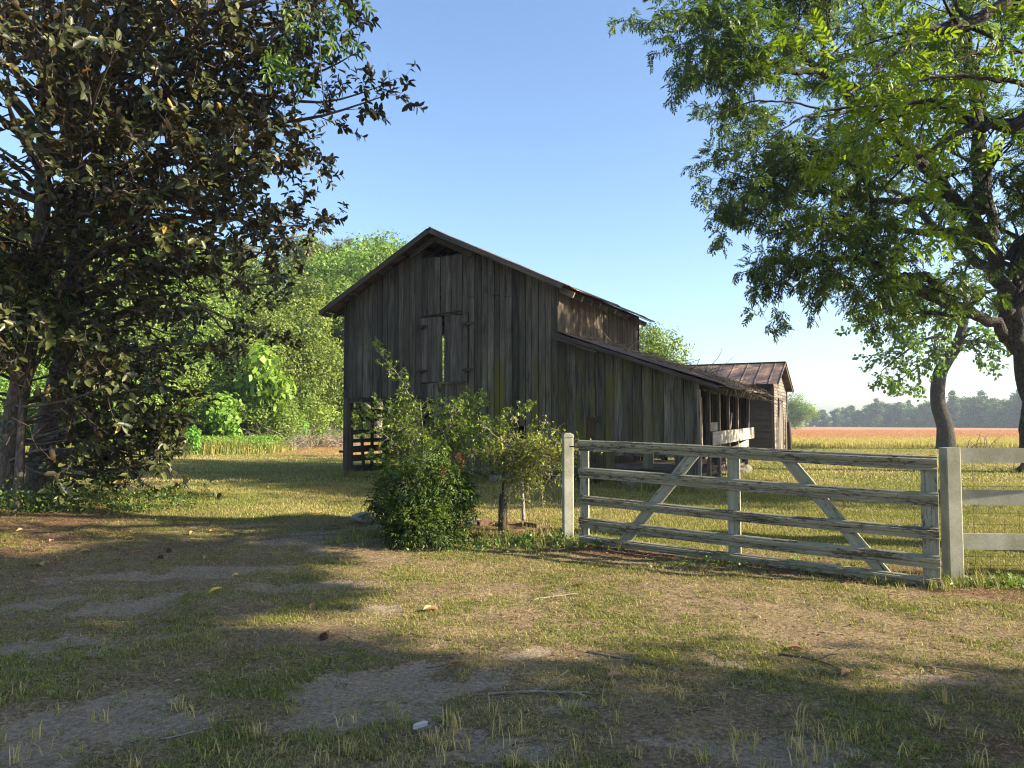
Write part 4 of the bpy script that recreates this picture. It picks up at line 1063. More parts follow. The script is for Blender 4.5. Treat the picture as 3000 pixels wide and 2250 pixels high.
for pts, rad, lf in lim:
    s = spline([Vector(p) - O for p in pts], 4); rr = lerp_rad(rad, len(s)); trb.tube(s, rr, 10 if rr[0] > .2 else 6)
    sub(trb, s, rr, [(max(3, int(10 * lf)), 1.8, .6, .15, -.05, .015), (4, .9, .6, .15, -.06, .008)], rnd, tips, .45 if rad[0] > .5 else .25)
trb.build('trunk', M['bark'], t2)
P, D = leaves_on(tips, 12, 3, 1.0, .1); D[:, 2] -= .6; n = len(P); Ls = rg.uniform(.16, .30, n)
leaf_obj('crown', M['cat'], P, D, norm(rdir(n) + np.array([0, -.3, 1.2])), Ls, Ls * .75, t2, fold=.1, droop=.2)
m = MB(); bp = at(2860, 1306, 46.5)
for k in range(9): m.tube(bend(Vector((bp.x + rnd.uniform(-.6, .8), 46.5, 0)), Vector((rnd.uniform(-.6, 1), 0, .9)), rnd.uniform(.8, 1.6), 5, .3, 0, rnd), [.03, .025, .02, .015, .01, .006], 4)
tag(m.build('dead_branch', M['stick']), 'bare dead branches lying at the foot of the leaning tree', 'branch')

# near pecan whose trunk stands just out of frame on the right; its limbs hang into the top right corner
TR = Vector((11.2, 8.6, 0))
lim = [([(11.2, 8.6, -.2), (11.2, 8.6, .5), (11.1, 8.6, 3), (11.0, 8.6, 5.2), (10.9, 8.7, 8), (10.6, 9.0, 11), (10.4, 9.2, 14)], [.55, .42, .36, .33, .26, .16, .05], 0),
 ([(11.0, 8.6, 5.3), (8.6, 8.5, 5.9), (6.6, 8.2, 5.55), *px3((3000, 347, 8), (2863, 362, 7.9), (2831, 331, 7.9), (2722, 301, 7.8), (2614, 304, 7.8), (2505, 312, 7.7))], [.12, .10, .085, .075, .045, .032, .024, .020, .016], .75),
 (px3((2505, 312, 7.7), (2418, 325, 7.7), (2342, 347, 7.6), (2266, 401, 7.6), (2200, 460, 7.6)), [.016, .013, .010, .008, .003], .0),
 (px3((2418, 325, 7.7), (2342, 304, 7.7), (2261, 298, 7.7), (2201, 298, 7.7), (2125, 325, 7.7), (2052, 353, 7.7)), [.012, .011, .010, .009, .007, .004], 0),
 (px3((2510, 316, 7.7), (2440, 345, 7.6), (2342, 434, 7.5), (2290, 470, 7.5), (2210, 520, 7.5), (2130, 500, 7.5)), [.012, .010, .008, .007, .005, .003], 0),
 (px3((2863, 362, 7.9), (2749, 423, 7.8), (2668, 472, 7.7), (2600, 540, 7.7), (2540, 620, 7.6)), [.03, .022, .016, .010, .004], .2),
 ([(11.0, 8.6, 5.7), (9.4, 8.6, 7.2), (7.2, 8.5, 6.9), *px3((3020, -30, 8.5), (2945, 5, 8.4), (2831, 70, 8.3), (2749, 87, 8.2), (2679, 100, 8.1), (2646, 141, 8.0))], [.13, .11, .095, .085, .078, .065, .055, .045, .022], 1.1),
 (px3((2646, 141, 8.0), (2560, 206, 7.9), (2478, 271, 7.9)), [.02, .013, .005], .3),
 (px3((2831, 70, 8.3), (2800, 10, 8.6), (2770, -60, 9)), [.03, .02, .01], .6),
 (px3((3000, 250, 8), (2900, 230, 7.8), (2800, 220, 7.6), (2680, 240, 7.5), (2590, 300, 7.4)), [.03, .024, .018, .012, .005], 1.0),
 (px3((3050, 150, 8.8), (2950, 150, 8.6), (2850, 160, 8.5), (2760, 190, 8.4)), [.03, .022, .015, .006], .8),
 # high limbs out of frame that shade the drive and the magnolia
 ([(10.9, 8.7, 7.5), (7.5, 9.6, 9.2), (3.5, 10, 9.9), (0, 9.6, 9.2), (-1.6, 8.9, 7.6), (-2.25, 8.6, 6.6), (-2.2, 8.5, 5.3)], [.17, .14, .10, .06, .03, .014, .004], 0),
 ([(10.9, 8.7, 8), (9, 7.8, 11), (6.5, 7.0, 13), (4, 6.5, 14)], [.16, .13, .08, .03], 1.3),
 ([(10.8, 8.8, 9), (9.5, 10.5, 11.5), (7.5, 12.5, 13), (5.5, 14, 13.5)], [.15, .12, .08, .03], 1.7),
 ([(10.6, 9, 10.5), (9, 9.5, 13), (7, 9.5, 14.5), (5, 9.5, 15)], [.13, .10, .07, .03], 1.7),
 ([(10.6, 9, 11), (11.5, 11, 13.5), (12, 13.5, 15)], [.13, .08, .03], 1.7),
 ([(10.5, 9, 12), (11, 7.5, 14), (11, 5.5, 15.5)], [.12, .08, .03], 1.7),
 ([(10.4, 9.2, 13), (10, 10, 15.5), (9.5, 10.5, 17)], [.08, .05, .02], 1.9)]
pecan('pecan_tree', tuple(TR), lim, [(6, 1.15, .6, .13, -.01, .006), (4, .5, .6, .12, -.03, .004)], 5, 2,
      'near pecan reaching in from the right with bright yellow-green leaves in the top right corner', ll=.10, lw=.034, rl=.27, pairs=5, mat='pecanf', seed=5, simple=False)
# the leafy sprig hanging at the top, from the long limb
def sprig(root_name, pts, r, cnt, parent, O, seed):
    rnd = random.Random(seed); m = MB(); tips = []; s = spline([Vector(p) - O for p in pts], 4); rr = lerp_rad(r, len(s)); m.tube(s, rr, 5)
    sub(m, s, rr, [(cnt, .5, .6, .15, -.08, .004)], rnd, tips, .3); m.build('twig', M['bark'], parent)
    P, D = leaves_on(tips, 4, 1, .9); D[:, 2] -= .4; N = norm(rdir(len(P)) * .5 + np.array([0, 0, 1.0]))
    A = pinnate(P, D, N, .27 * rg.uniform(.7, 1.1, len(P)), 4, .105, .036); leaf_obj('leaves', M['pecan'], *A[:5], parent, tint=A[5], fold=.12, droop=.18)
nearp = [o for o in bpy.data.objects if o.name.startswith('pecan_tree') and o.get('label', '').startswith('near')][0]
sprig('s', px3((760, -160, 8.9), (860, -60, 8.8), (930, 0, 8.7), (970, 30, 8.7)), [.014, .010, .007, .003], 9, nearp, TR, 3)
sprig('s', px3((860, -60, 8.8), (885, 30, 8.7), (860, 90, 8.7), (820, 120, 8.7)), [.010, .007, .005, .003], 6, nearp, TR, 4)
sprig('s', px3((890, 27, 8.7), (905, 110, 8.7), (922, 170, 8.7), (915, 250, 8.7)), [.006, .005, .004, .002], 1, nearp, TR, 5)

# ------------------------------------------------------------------ rounded crowns
def lobed(name, H, Rr, zb, nl, n, ls, mat, seed, flat=1.0, lobe=.36, aspect=.6, simple=True, parent=None, trunk=True, bmat='fbark', asp=1.0, shell=.35):
    r = np.random.default_rng(seed); root = parent or empty(name)
    cz = (H + zb) / 2; hz = (H - zb) / 2
    C = rg0 = r.normal(0, 1, (nl, 3)); C = norm(C); rad = r.uniform(.35, .8, nl)[:, None]
    C = C * rad * np.array([Rr, Rr, hz]) + np.array([0, 0, cz]); C[0] = (0, 0, H - hz * .35)
    lr = r.uniform(.75, 1.3, nl) * lobe * min(Rr, hz)
    i = r.integers(0, nl, n); d = norm(r.normal(0, 1, (n, 3))); d[:, 2] = np.abs(d[:, 2]) * .9 + d[:, 2] * .1 * 0 if False else d[:, 2]
    # small twigs inside each lobe give broken light and dark clumps
    bump = 1 + .22 * np.sin(d[:, 0] * 7 + i) * np.sin(d[:, 1] * 8 + i * 2) + .15 * np.sin(d[:, 2] * 11 + i)
    P = C[i] + d * (lr[i] * bump * (1 - shell * r.uniform(0, 1, n) ** 2))[:, None] * np.array([1, 1, .82])
    keep = P[:, 2] > max(.05, zb * .6); P = P[keep]; d = d[keep]; i = i[keep]; n = len(P)
    N = norm(d * .9 + r.normal(0, .6, (n, 3)) + np.array([0, 0, .5])); D = norm(np.cross(N, r.normal(0, 1, (n, 3)))); D[:, 2] -= .25
    L = ls * r.uniform(.6, 1.3, n)
    lt = r.uniform(0, 1, nl)
    leaf_obj('crown', M[mat], P, D, N, L, L * aspect, root, tint=np.clip(lt[i] * .6 + r.uniform(0, .5, n), 0, 1), simple=simple)
    if trunk:
        m = MB(); m.tube(spline([(0, 0, -.2), (Rr * .02, 0, H * .25), (-Rr * .03, .1, H * .55), (0, 0, H * .85)], 3), lerp_rad([H * .022, H * .016, H * .011, H * .003], 10), 7)
        for k in range(min(nl, 14)):
            c = Vector(C[k]); z0 = max(zb * .8, c.z * .55); m.tube(spline([(0, 0, z0), (c.x * .4, c.y * .4, z0 + (c.z - z0) * .35), tuple(c)], 3), lerp_rad([H * .008, H * .005, H * .002], 7), 5)
        m.build('trunk', M[bmat], root)
    return root
def pine(name, H, Rr, seed):
    r = random.Random(seed); root = empty(name); m = MB(); m.tube([(0, 0, -.2), (.1, 0, H * .5), (0, .1, H * .98)], [H * .018, H * .013, H * .004], 8); P = []; C = []
    for k in range(46):
        z = H * (.45 + .55 * (k / 46) ** .8); a = r.uniform(0, 6.28); l = Rr * (1.15 - .85 * (z / H - .4) / .6) * r.uniform(.5, 1)
        q = bend(Vector((0, 0, z)), Vector((math.cos(a), math.sin(a), .25)), l, 4, .1, .08, r); m.tube(q, [.05, .04, .03, .02, .01], 4, cap=False)
        for j in range(7):
            p, _ = along(q, r.uniform(.35, 1)); C.append(tuple(p + Vector((r.gauss(0, .25), r.gauss(0, .25), r.gauss(.1, .15)))))
    m.build('trunk', M['fbark'], root); C = np.array(C); n = len(C) * 42; i = np.repeat(np.arange(len(C)), 42)
    D = rdir(n, .5); leaf_obj('crown', M['forp'], C[i] + D * .08, D, rdir(n), rg.uniform(.25, .5, n), rg.uniform(.04, .07, n), root, simple=True); return root

# shade trees out of frame on the right, and the forest
def put(proto, loc, s, rz, label, cat, group=None, used=set()):
    o = proto if proto.name not in used else copy_tree(proto)
    used.add(proto.name); o.location = loc; o.rotation_euler = (0, 0, rz)
    o.scale = s if hasattr(s, '__len__') else (s, s, s)
    return tag(o, label, cat, group)
fr2 = random.Random(77)
broad = [lobed('forest_tree', 16, 5.2, .5, 85, 30000, .27, 'for1', 101 + k, lobe=.25, shell=.5) for k in range(4)]
mids = [lobed('small_tree', 9, 4.0, .3, 70, 22000, .20, 'for1', 201 + k, lobe=.26, shell=.5) for k in range(3)]
bushes = [lobed('bush', 4.0, 2.6, .0, 45, 13000, .14, 'for1', 301 + k, lobe=.3, trunk=False, shell=.5) for k in range(3)]
vines = [lobed('vine_mound', 4.2, 1.6, .0, 12, 2600, .34, 'forbright', 401 + k, lobe=.5, trunk=False, aspect=.85) for k in range(2)]
pines = [pine('pine_tree', 17, 3.6, 501 + k) for k in range(2)]
def fd(px): return float(np.interp(px, [-500, 300, 500, 800, 870, 950, 1050], [34, 36, 40, 42, 48, 62, 66]))
def gx_(px, d): return (px - 1500) / FPX * d
ORD = 'first second third fourth fifth sixth seventh eighth ninth tenth eleventh twelfth thirteenth fourteenth fifteenth sixteenth seventeenth eighteenth nineteenth'.split()
def od(px, lst): return ORD[[q for q in lst if q >= 0].index(px)] if px >= 0 else None
G1 = 'tall broadleaf trees of the wood'; G2 = 'smaller trees at the edge of the wood'; G3 = 'bushes along the edge of the wood'
L1 = (-420, -290, -160, -30, 90, 210, 330, 450, 560, 670, 790, 905, 1010, 1100, 1195, 1290, 1400, 1520)
for k, px in enumerate(L1):
    d = fd(px) + 15 + fr2.uniform(0, 6); 
    if px > 880: d = max(fd(px) + 4, 66) + fr2.uniform(0, 5)
    yt = np.interp(px, [-400, 300, 520, 650, 860, 960, 1050, 1100, 1180, 1300, 1550], [560, 600, 650, 700, 716, 735, 712, 690, 708, 760, 900]); h = EYE + (1240 - yt) / FPX * d
    s = h / (14.0 if px > 800 else 15.0); put(broad[k % 4], (gx_(px, d), d, 0), (s * fr2.uniform(.85, 1.05) * (1.0 if h > 13 else 1.1), s, s), fr2.uniform(0, 6.28), (od(px, L1) + ' tall canopy tree of the wood counting from the left edge') if px >= 0 else 'tall tree of the wood beyond the left edge', 'tree', G1)
L2 = (-350, -200, -60, 70, 190, 300, 410, 530, 640, 740, 850, 950, 1040, 1130, 1220, 1320)
for k, px in enumerate(L2):
    d = fd(px) + 6 + fr2.uniform(0, 5); yt = 905 + fr2.uniform(-70, 60); h = EYE + (1240 - yt) / FPX * d; s = h / 8.5
    put(mids[k % 3], (gx_(px, d), d, 0), (s, s, s * 1.0), fr2.uniform(0, 6.28), (od(px, L2) + ' mid-height leafy tree along the front of the wood from the left edge') if px >= 0 else 'mid-height tree of the wood beyond the left edge', 'tree', G2)
L3 = (-300, -180, -70, 40, 140, 250, 350, 450, 520, 600, 690, 780, 850, 930, 1000, 1070, 1140, 1210, 1290)
for k, px in enumerate(L3):
    d = fd(px) + 1.8 + fr2.uniform(0, 2.5); yt = fr2.uniform(1010, 1150); h = EYE + (1240 - yt) / FPX * d; s = h / 4.0
    put(bushes[k % 3], (gx_(px, d), d, 0), (s, s, s), fr2.uniform(0, 6.28), (od(px, L3) + ' rounded bush along the foot of the wood from the left edge') if px >= 0 else 'rounded bush of the wood beyond the left edge', 'bush', G3)
for px, d, h, lb in ((300, 35, 3.2, 'pale green big-leaved vine mound farthest left at the wood edge'), (655, 42.5, 3.6, 'bright green big-leaved vine heap beside the grey brambles'), (765, 45, 7.0, 'tall column of bright heart-shaped vine leaves left of the barn'), (560, 37, 1.7, 'low bright green leafy clump at the lawn edge'), (865, 47, 2.4, 'bright leafy clump between the brambles and the barn')):
    put(vines[0 if h > 3 else 1], (gx_(px, d), d, 0), (h / 4.6 * (.7 if h > 6 else 1), h / 4.6 * .8, h / 4.6), fr2.uniform(0, 6.28), lb, 'vine')
for px, d, yt, lb in ((905, 72, 712, 'brownish green pine rising between the broadleaf crowns'), (985, 70, 725, 'pine top showing just left of the round crown behind the barn roof'), (690, 60, 715, 'thin pine standing in the wood left of the barn')):
    h = EYE + (1240 - yt) / FPX * d; put(pines[0 if px > 950 else 1], (gx_(px, d), d, 0), h / 17, fr2.uniform(0, 6.28), lb, 'pine')
b1 = lobed('round_tree', 18.0, 7.0, 1.5, 120, 44000, .24, 'for1', 140, lobe=.2, shell=.5); put(b1, (gx_(1105, 64), 64, 0), (1.1, 1.1, 1.07), .4, 'broad round-headed tree rising behind the left slope of the barn roof', 'tree')
b1 = lobed('field_tree', 8.3, 2.7, 1.0, 24, 14000, .17, 'for1', 141, lobe=.36); put(b1, (gx_(1898, 45), 45, 0), (1, 1, 1), .4, 'green tree showing behind the right end of the high barn wall', 'tree')
b1 = lobed('field_tree', 6.6, 2.2, .8, 18, 9000, .17, 'forbright', 142, lobe=.36); put(b1, (gx_(2010, 58), 58, 0), (1, 1, 1), .4, 'small bright treetop peeking over the lean-to roof', 'tree')
# grey brambles
for cx, d, sz, lb in ((800, 45, 2.6, 'tangle of bare grey brambles at the wood edge left of the barn'), (870, 47, 1.4, 'low heap of dry grey stems on the grass before the wood'), (975, 51, 2.0, 'pale dry brush beside the left end of the barn')):
    m = MB()
    for k in range(170):
        p = Vector((gx_(cx, d) + fr2.gauss(0, sz * .5), d - .8 + fr2.gauss(0, .5), fr2.uniform(0, .3)))
        m.tube(bend(p, Vector((fr2.gauss(0, .8), fr2.gauss(0, .4), .9)), fr2.uniform(.6, 1.0) * sz, 6, .25, -.16, fr2), lerp_rad([.022, .006], 7), 3, cap=False)
    tag(m.build('bramble', M['twig']), lb, 'bramble')
# weeds below the wood
n = 60000; px = rg.uniform(-350, 1400, n); d = np.vectorize(fd)(px); d = d + rg.normal(-.3, 1.2, n); x = (px - 1500) / FPX * d
tag(build_blades('weeds', M['grass'], np.stack([x, d, np.zeros(n)], 1), rg.uniform(.2, .8, n) * np.clip(fbm(x * .6, d * .6, 5) * 2 - .2, .2, 1.2), rg.uniform(.02, .06, n), rg.uniform(0, 6.28, n), rg.uniform(.05, .5, n), rg.uniform(.3, 1, n), np.clip(rg.normal(.15, .25, n), 0, 1)),
    'tall yellow green weeds between the lawn and the wood', 'weeds', kind='stuff')
P = np.stack([x, d, rg.uniform(.05, .9, n)], 1)[:26000]; Ls = rg.uniform(.08, .18, 26000)
tag(leaf_obj('ground_cover', M['forbright'], P, rdir(26000, .4), rdir(26000, 1.2), Ls, Ls * .5, simple=True), 'low leafy growth along the foot of the wood', 'ground cover', kind='stuff')
# far tree line
G4 = 'trees of the far hazy tree line'
fars = [lobed('far_tree', 13, 4.8, -6, 46, 7000, .75, 'farleaf', 601 + k, lobe=.30, trunk=False, shell=.5) for k in range(4)] + [lobed('far_tree', 14.5, 3.0, -6, 30, 5000, .6, 'farleaf', 611, lobe=.40, trunk=False, shell=.5)]
for k in range(64):
    px = 2080 + (k // 2) * 42 + fr2.uniform(-14, 14); f = (px - 2250) / 900; d = np.clip(350 - 120 * f, 215, 370) + (k % 2) * 14
    yt = np.interp(px, [2280, 2330, 2370, 2440, 2500, 2700, 2800, 3000, 3400], [1165, 1172, 1190, 1178, 1172, 1155, 1145, 1138, 1132]) + fr2.uniform(-9, 22) * (1 if k % 3 else .5); h = EYE + (1240 - yt) / FPX * d; s = h / 13.4
    put(fars[k % 5], (gx_(px, d), d, 0), (s * fr2.uniform(.9, 1.2), s, s), fr2.uniform(0, 6.28), 'distant leafy tree in the blue hazy line beyond the field', 'tree', G4)
b1 = lobed('edge_tree', 14, 5.0, .4, 26, 9000, .42, 'for1', 143, lobe=.40, trunk=False); put(b1, (gx_(2325, 165), 165, 0), (1, 1, .62), .4, 'green tree at the far side of the field right beside the shed', 'tree')

# trees out of frame on the right that shade the yard's near side
b1 = lobed('shade_tree', 12.0, 4.6, 2.2, 40, 70000, .26, 'farleaf', 150, lobe=.48, shell=.25); put(b1, (15.8, -2.9, 0), 1, 0, 'broad tree out of frame to the right that shades the near ground', 'tree')
lobed('crown', 13.2, 4.1, 7.4, 12, 30000, .24, 'farleaf', 155, lobe=.40, shell=.25, parent=b1, trunk=False)
hc = [o for o in b1.children if o.name.startswith('crown')][-1]; hc.location = (-2.5, 5.1, 0)
m = MB(); m.tube(spline([(0, 0, 5), (-.5, 2, 7), (-1.5, 5.0, 8.8), (-2.2, 7.0, 10.5)], 3), lerp_rad([.2, .15, .1, .05], 10), 8)
m.tube(spline([(-1.5, 5.0, 8.8), (-3.2, 6.5, 9.5), (-4.0, 8.5, 11)], 3), lerp_rad([.1, .07, .03], 7), 6); m.build('limb', M['bark'], b1)
lobed('crown', 16.5, 4.4, 9.2, 24, 15000, .22, 'pecan', 153, lobe=.36, parent=nearp, trunk=False)  # unseen upper crown added to the near pecan to shade the magnolia
hc = [o for o in nearp.children if o.name.startswith('crown')][-1]; hc.location = (-.7, 2.9, 0)
b1 = lobed('shade_tree', 13.0, 4.4, 4.5, 30, 30000, .24, 'for1', 151, lobe=.40); put(b1, (17.0, 14.8, 0), 1, 0, 'tree out of frame to the right between the two pecans', 'tree')

# ------------------------------------------------------------------ shrubs by the gate
def privet():
    O = Vector((-1.15, 11.0, gz(-1.15, 11))); root = empty('privet_shrub', tuple(O), 0, 'tall loose shrub with arching sprays of tiny leaves in front of the barn', 'shrub'); r = random.Random(12); m = MB(); tips = []
    ends = [at(1089, 1008, 11.2), at(1561, 1184, 10.6), at(1485, 1240, 10.6), at(1420, 1160, 10.9), at(1375, 1165, 11.2), at(1032, 1228, 11.1), at(1060, 1195, 11.3), at(1080, 1330, 10.8), at(1095, 1170, 11.3),
            at(1100, 1255, 10.6), at(1230, 1180, 10.8), at(1330, 1210, 10.6), at(1440, 1320, 10.8), at(1150, 1230, 11.4), at(1400, 1240, 11.4), at(1290, 1200, 11.6), at(1200, 1300, 10.5), at(1180, 1150, 11.4)]
    for k in range(30): ends.append(at(r.uniform(1150, 1440), r.uniform(1175, 1340), r.uniform(10.5, 11.9)))
    for k, e in enumerate(ends):
        b = Vector((r.gauss(0, .16), r.gauss(0, .16), -.05)); e = e - O; mid = b.lerp(e, .55); mid.z += .13 * (e - b).length; mid.x *= .75; mid.y *= .8
        s = spline([b, mid, e], 6); L = (e - b).length; rr = lerp_rad([.011, .007, .0025], len(s)); m.tube(s, rr, 4, cap=False)
        if k < 9: sub(m, s, rr, [(int(26 + L * 9), .13, .7, .1, -.02, .0015)], r, tips, .42); tips.append((s[-8:], .8)); continue
        sub(m, s, rr, [(int(9 + L * 4), .34, .6, .16, -.02, .002), (2, .13, .6, .1, -.02, .0015)], r, tips, .32); tips.append((s[-5:], .5))
    m.build('stem', M['twig'], root); P, D = leaves_on(tips, 42, 6, 1.0, .008); n = len(P); print('privet', n)
    Ls = rg.uniform(.030, .058, n); leaf_obj('leaves', M['privet'], P, D, norm(rdir(n) * .8 + np.array([0, 0, 1.0])), Ls, Ls * .5, root, simple=True)
privet()
def nandina(O, h, w_, ncane, label, seed, nm='nandina_shrub', low=.12):
    root = empty(nm, tuple(O), 0, label, 'shrub'); r = random.Random(seed); m = MB(); tips = []
    for k in range(ncane):
        a = r.uniform(0, 6.28); q = r.random() ** .5; top = h * (1 - .55 * q * q) * r.uniform(.6, 1.05)
        b = Vector((math.cos(a) * q * w_ * .45, math.sin(a) * q * w_ * .45, -.03)); e = Vector((math.cos(a) * q * w_, math.sin(a) * q * w_, max(low, top)))
        s = spline([b, b.lerp(e, .5) + Vector((0, 0, .1 * h)), e], 4); rr = lerp_rad([.008, .003], len(s)); m.tube(s, rr, 4, cap=False)
        sub(m, s, rr, [(8, .30, .75, .08, -.03, .002)], r, tips, .35)
    m.build('stem', M['twig'], root); P, D = leaves_on(tips, 9, 3, .8, .01); D[:, 2] -= .25; N = norm(rdir(len(P)) * .5 + np.array([0, 0, 1.0]))
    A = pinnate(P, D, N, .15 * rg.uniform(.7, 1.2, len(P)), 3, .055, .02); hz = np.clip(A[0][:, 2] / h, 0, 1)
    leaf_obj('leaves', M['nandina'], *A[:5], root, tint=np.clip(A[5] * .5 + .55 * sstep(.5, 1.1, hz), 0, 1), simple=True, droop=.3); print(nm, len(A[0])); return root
no = Vector((-1.22, 10.25, gz(-1.22, 10.25))); nan_ = nandina(no, 1.16, .60, 85, 'dense dark green nandina with drooping pointed leaves and red berries', 31)
for px, py, d in ((1358, 1358, 10.0), (1346, 1340, 10.05), (1158, 1348, 10.0), (1300, 1385, 9.75)):
    c0 = at(px, py, d) - no; n = 26; P = np.array(tuple(c0)) + rg.normal(0, 1, (n, 3)) * np.array([.018, .018, .045]); v = []; f = []
    m = MB()
    for p in P: m.tube([Vector(p) - Vector((0, 0, .005)), Vector(p) - Vector((0, 0, .0025)), Vector(p) + Vector((0, 0, .0025)), Vector(p) + Vector((0, 0, .005))], [.001, .0055, .0055, .001], 5)
    m.build('berry_cluster', M['berry'], nan_)
lp = at(1250, 1560, 9.8); nandina(Vector((lp.x, lp.y, gz(lp.x, lp.y))), .42, .36, 26, 'small bright green bush in front of the foot of the nandina', 33, 'low_shrub', .05)
def honeysuckle():
    O = Vector((.15, 10.35, gz(.15, 10.35))); root = empty('honeysuckle', tuple(O), 0, 'yellowish honeysuckle vine with pale flowers climbing beside the white gate post', 'shrub'); r = random.Random(40); m = MB(); tips = []
    stem = spline([at(1534, 1524, 10.3) - O, at(1532, 1470, 10.3) - O, at(1528, 1400, 10.3) - O, at(1524, 1340, 10.3) - O], 4); m.tube(stem, lerp_rad([.03, .022, .018, .01], len(stem)), 7)
    for k in range(190):
        c = at(r.gauss(1545, 48), r.gauss(1340, 36), r.uniform(10.0, 10.7)) - O
        if c.z < .45: continue
        q = bend(c, Vector((r.gauss(0, 1), r.gauss(0, .7), r.gauss(.2, .6))), r.uniform(.2, .5), 5, .25, -.08, r); m.tube(q, lerp_rad([.004, .0015], 6), 3, cap=False)
        sub(m, q, [.003, .002], [(4, .16, .6, .15, -.03, .0015)], r, tips, .1); tips.append((q, .4))
    for k in range(26):
        c = at(r.uniform(1450, 1650), r.uniform(1330, 1400), r.uniform(10.1, 10.6)) - O; q = bend(c, Vector((r.gauss(0, .3), r.gauss(0, .2), -1)), r.uniform(.3, .85), 6, .12, -.05, r); m.tube(q, lerp_rad([.003, .001], 7), 3, cap=False)
        if r.random() < .5: tips.append((q, .25))
    m.build('stem', M['twig'], root); P, D = leaves_on(tips, 16, 2, 1.0, .01); n = len(P); print('honey', n); Ls = rg.uniform(.035, .065, n)
    leaf_obj('leaves', M['honey'], P, D, norm(rdir(n) * .8 + np.array([0, 0, 1.0])), Ls, Ls * .55, root, simple=True)
    k = np.argsort(-P[:, 2] + rg.normal(0, .25, n))[:330]; Ls = rg.uniform(.02, .04, len(k)); leaf_obj('flowers', M['flower'], P[k], rdir(len(k), .6), rdir(len(k)), Ls, Ls * .35, root, simple=True)
honeysuckle()
q = at(1471, 1540, 10.35); m = MB(); m.tube([(q.x, q.y, gz(q.x, q.y) - .1), (q.x + .01, q.y, .5), (q.x + .02, q.y, .62)], [.06, .058, .05], 8); m.tube([(q.x + .01, q.y, .55), (q.x + .02, q.y, 1.25)], [.018, .016], 6)
tag(m.build('charred_post', M['black']), 'short black burnt post beneath the honeysuckle', 'post')
# bricks, stones and a stump around the shrubs
r = random.Random(61)
BX = (1448, 1490, 1532, 1572, 1470, 1555, 1600, 1420, 1510)
for k, (px, py) in enumerate(((1448, 1552), (1490, 1556), (1532, 1558), (1572, 1560), (1470, 1536), (1555, 1540), (1600, 1566), (1420, 1560), (1510, 1546))):
    p = gnd(px, py + 8); p.y += .0; m = MB(); m.box((0, 0, 0), .20, .10, .065); o = m.build('brick', M['brick']); o.location = (p.x, p.y, gz(p.x, p.y) + (.025 if k < 4 else .06)); o.rotation_euler = (r.gauss(0, .12), r.gauss(0, .12), r.uniform(-.5, .5))
    tag(o, 'first second third fourth fifth sixth seventh eighth ninth'.split()[sorted(BX).index(px)] + ' brick from the left in the half-buried row beside the white gate post', 'brick', 'old bricks along the fence line')
for px, py, s, lb in ((1320, 1528, .13, 'lichened stone right of the foot of the nandina'), (1060, 1545, .16, 'dark stone left of the foot of the nandina'), (1095, 1530, .11, 'smaller pale stone between the dark stone and the nandina'), (1385, 1540, .12, 'brownish stone between the nandina and the bricks')):
    p = gnd(px, py); o = rock('stone', (p.x, p.y, gz(p.x, p.y) + s * .25), (s, s * .8, s * .62), M['stone'], r); tag(o, lb, 'stone')
# leafy weeds round the shrubs, gate and magnolia foot
def weeds(name, spots, ls, label, mat='weed', hh=.25):
    P = []; 
    for x, y, sx, sy, n in spots:
        P.append(np.stack([rg.normal(x, sx, n), rg.normal(y, sy, n)], 1))
    P = np.concatenate(P); n = len(P); cl = fbm(P[:, 0] * 5, P[:, 1] * 5, 9); z = gzv(P[:, 0], P[:, 1]) + rg.uniform(0, 1, n) * hh * np.clip(cl * 2 - .4, .1, 1.2)
    Ls = ls * rg.uniform(.6, 1.3, n); tag(leaf_obj(name, M[mat], np.stack([P[:, 0], P[:, 1], z], 1), rdir(n, .3), rdir(n, 1.2), Ls, Ls * .5, simple=True), label, 'weeds', kind='stuff')
weeds('undergrowth', [(-7.8, 13.2, .6, .35, 1200), (-8.7, 12.8, .5, .35, 700), (-6.9, 13.5, .35, .3, 800), (-8.9, 11.6, .5, .4, 350), (-6.2, 13.9, .3, .25, 500)], .065, 'low leafy undergrowth at the foot of the magnolia', mat='nandina', hh=.6)
weeds('weeds', [(.35, 9.75, .5, .12, 500), (-.3, 9.7, .5, .25, 500), (.9, 9.3, .2, .1, 160), (4.9, 7.4, .35, .1, 350), (2.6, 8.3, .5, .1, 200), (3.4, 7.95, .2, .06, 120)], .05, 'small broad-leaved weeds along the fence line', hh=.12)
# under-storey shrub with small leaves low on the left
P0 = at(60, 930, 11.5); 
us = lobed('laurel_shrub', 4.6, 1.0, 2.6, 14, 4200, .085, 'nandina', 171, lobe=.5, simple=False, trunk=True, bmat='mbark'); put(us, (-8.75, 13.2, 0), (1, 1, 1.0), 0, 'small-leaved green shrub growing in front of the magnolia trunks', 'shrub')

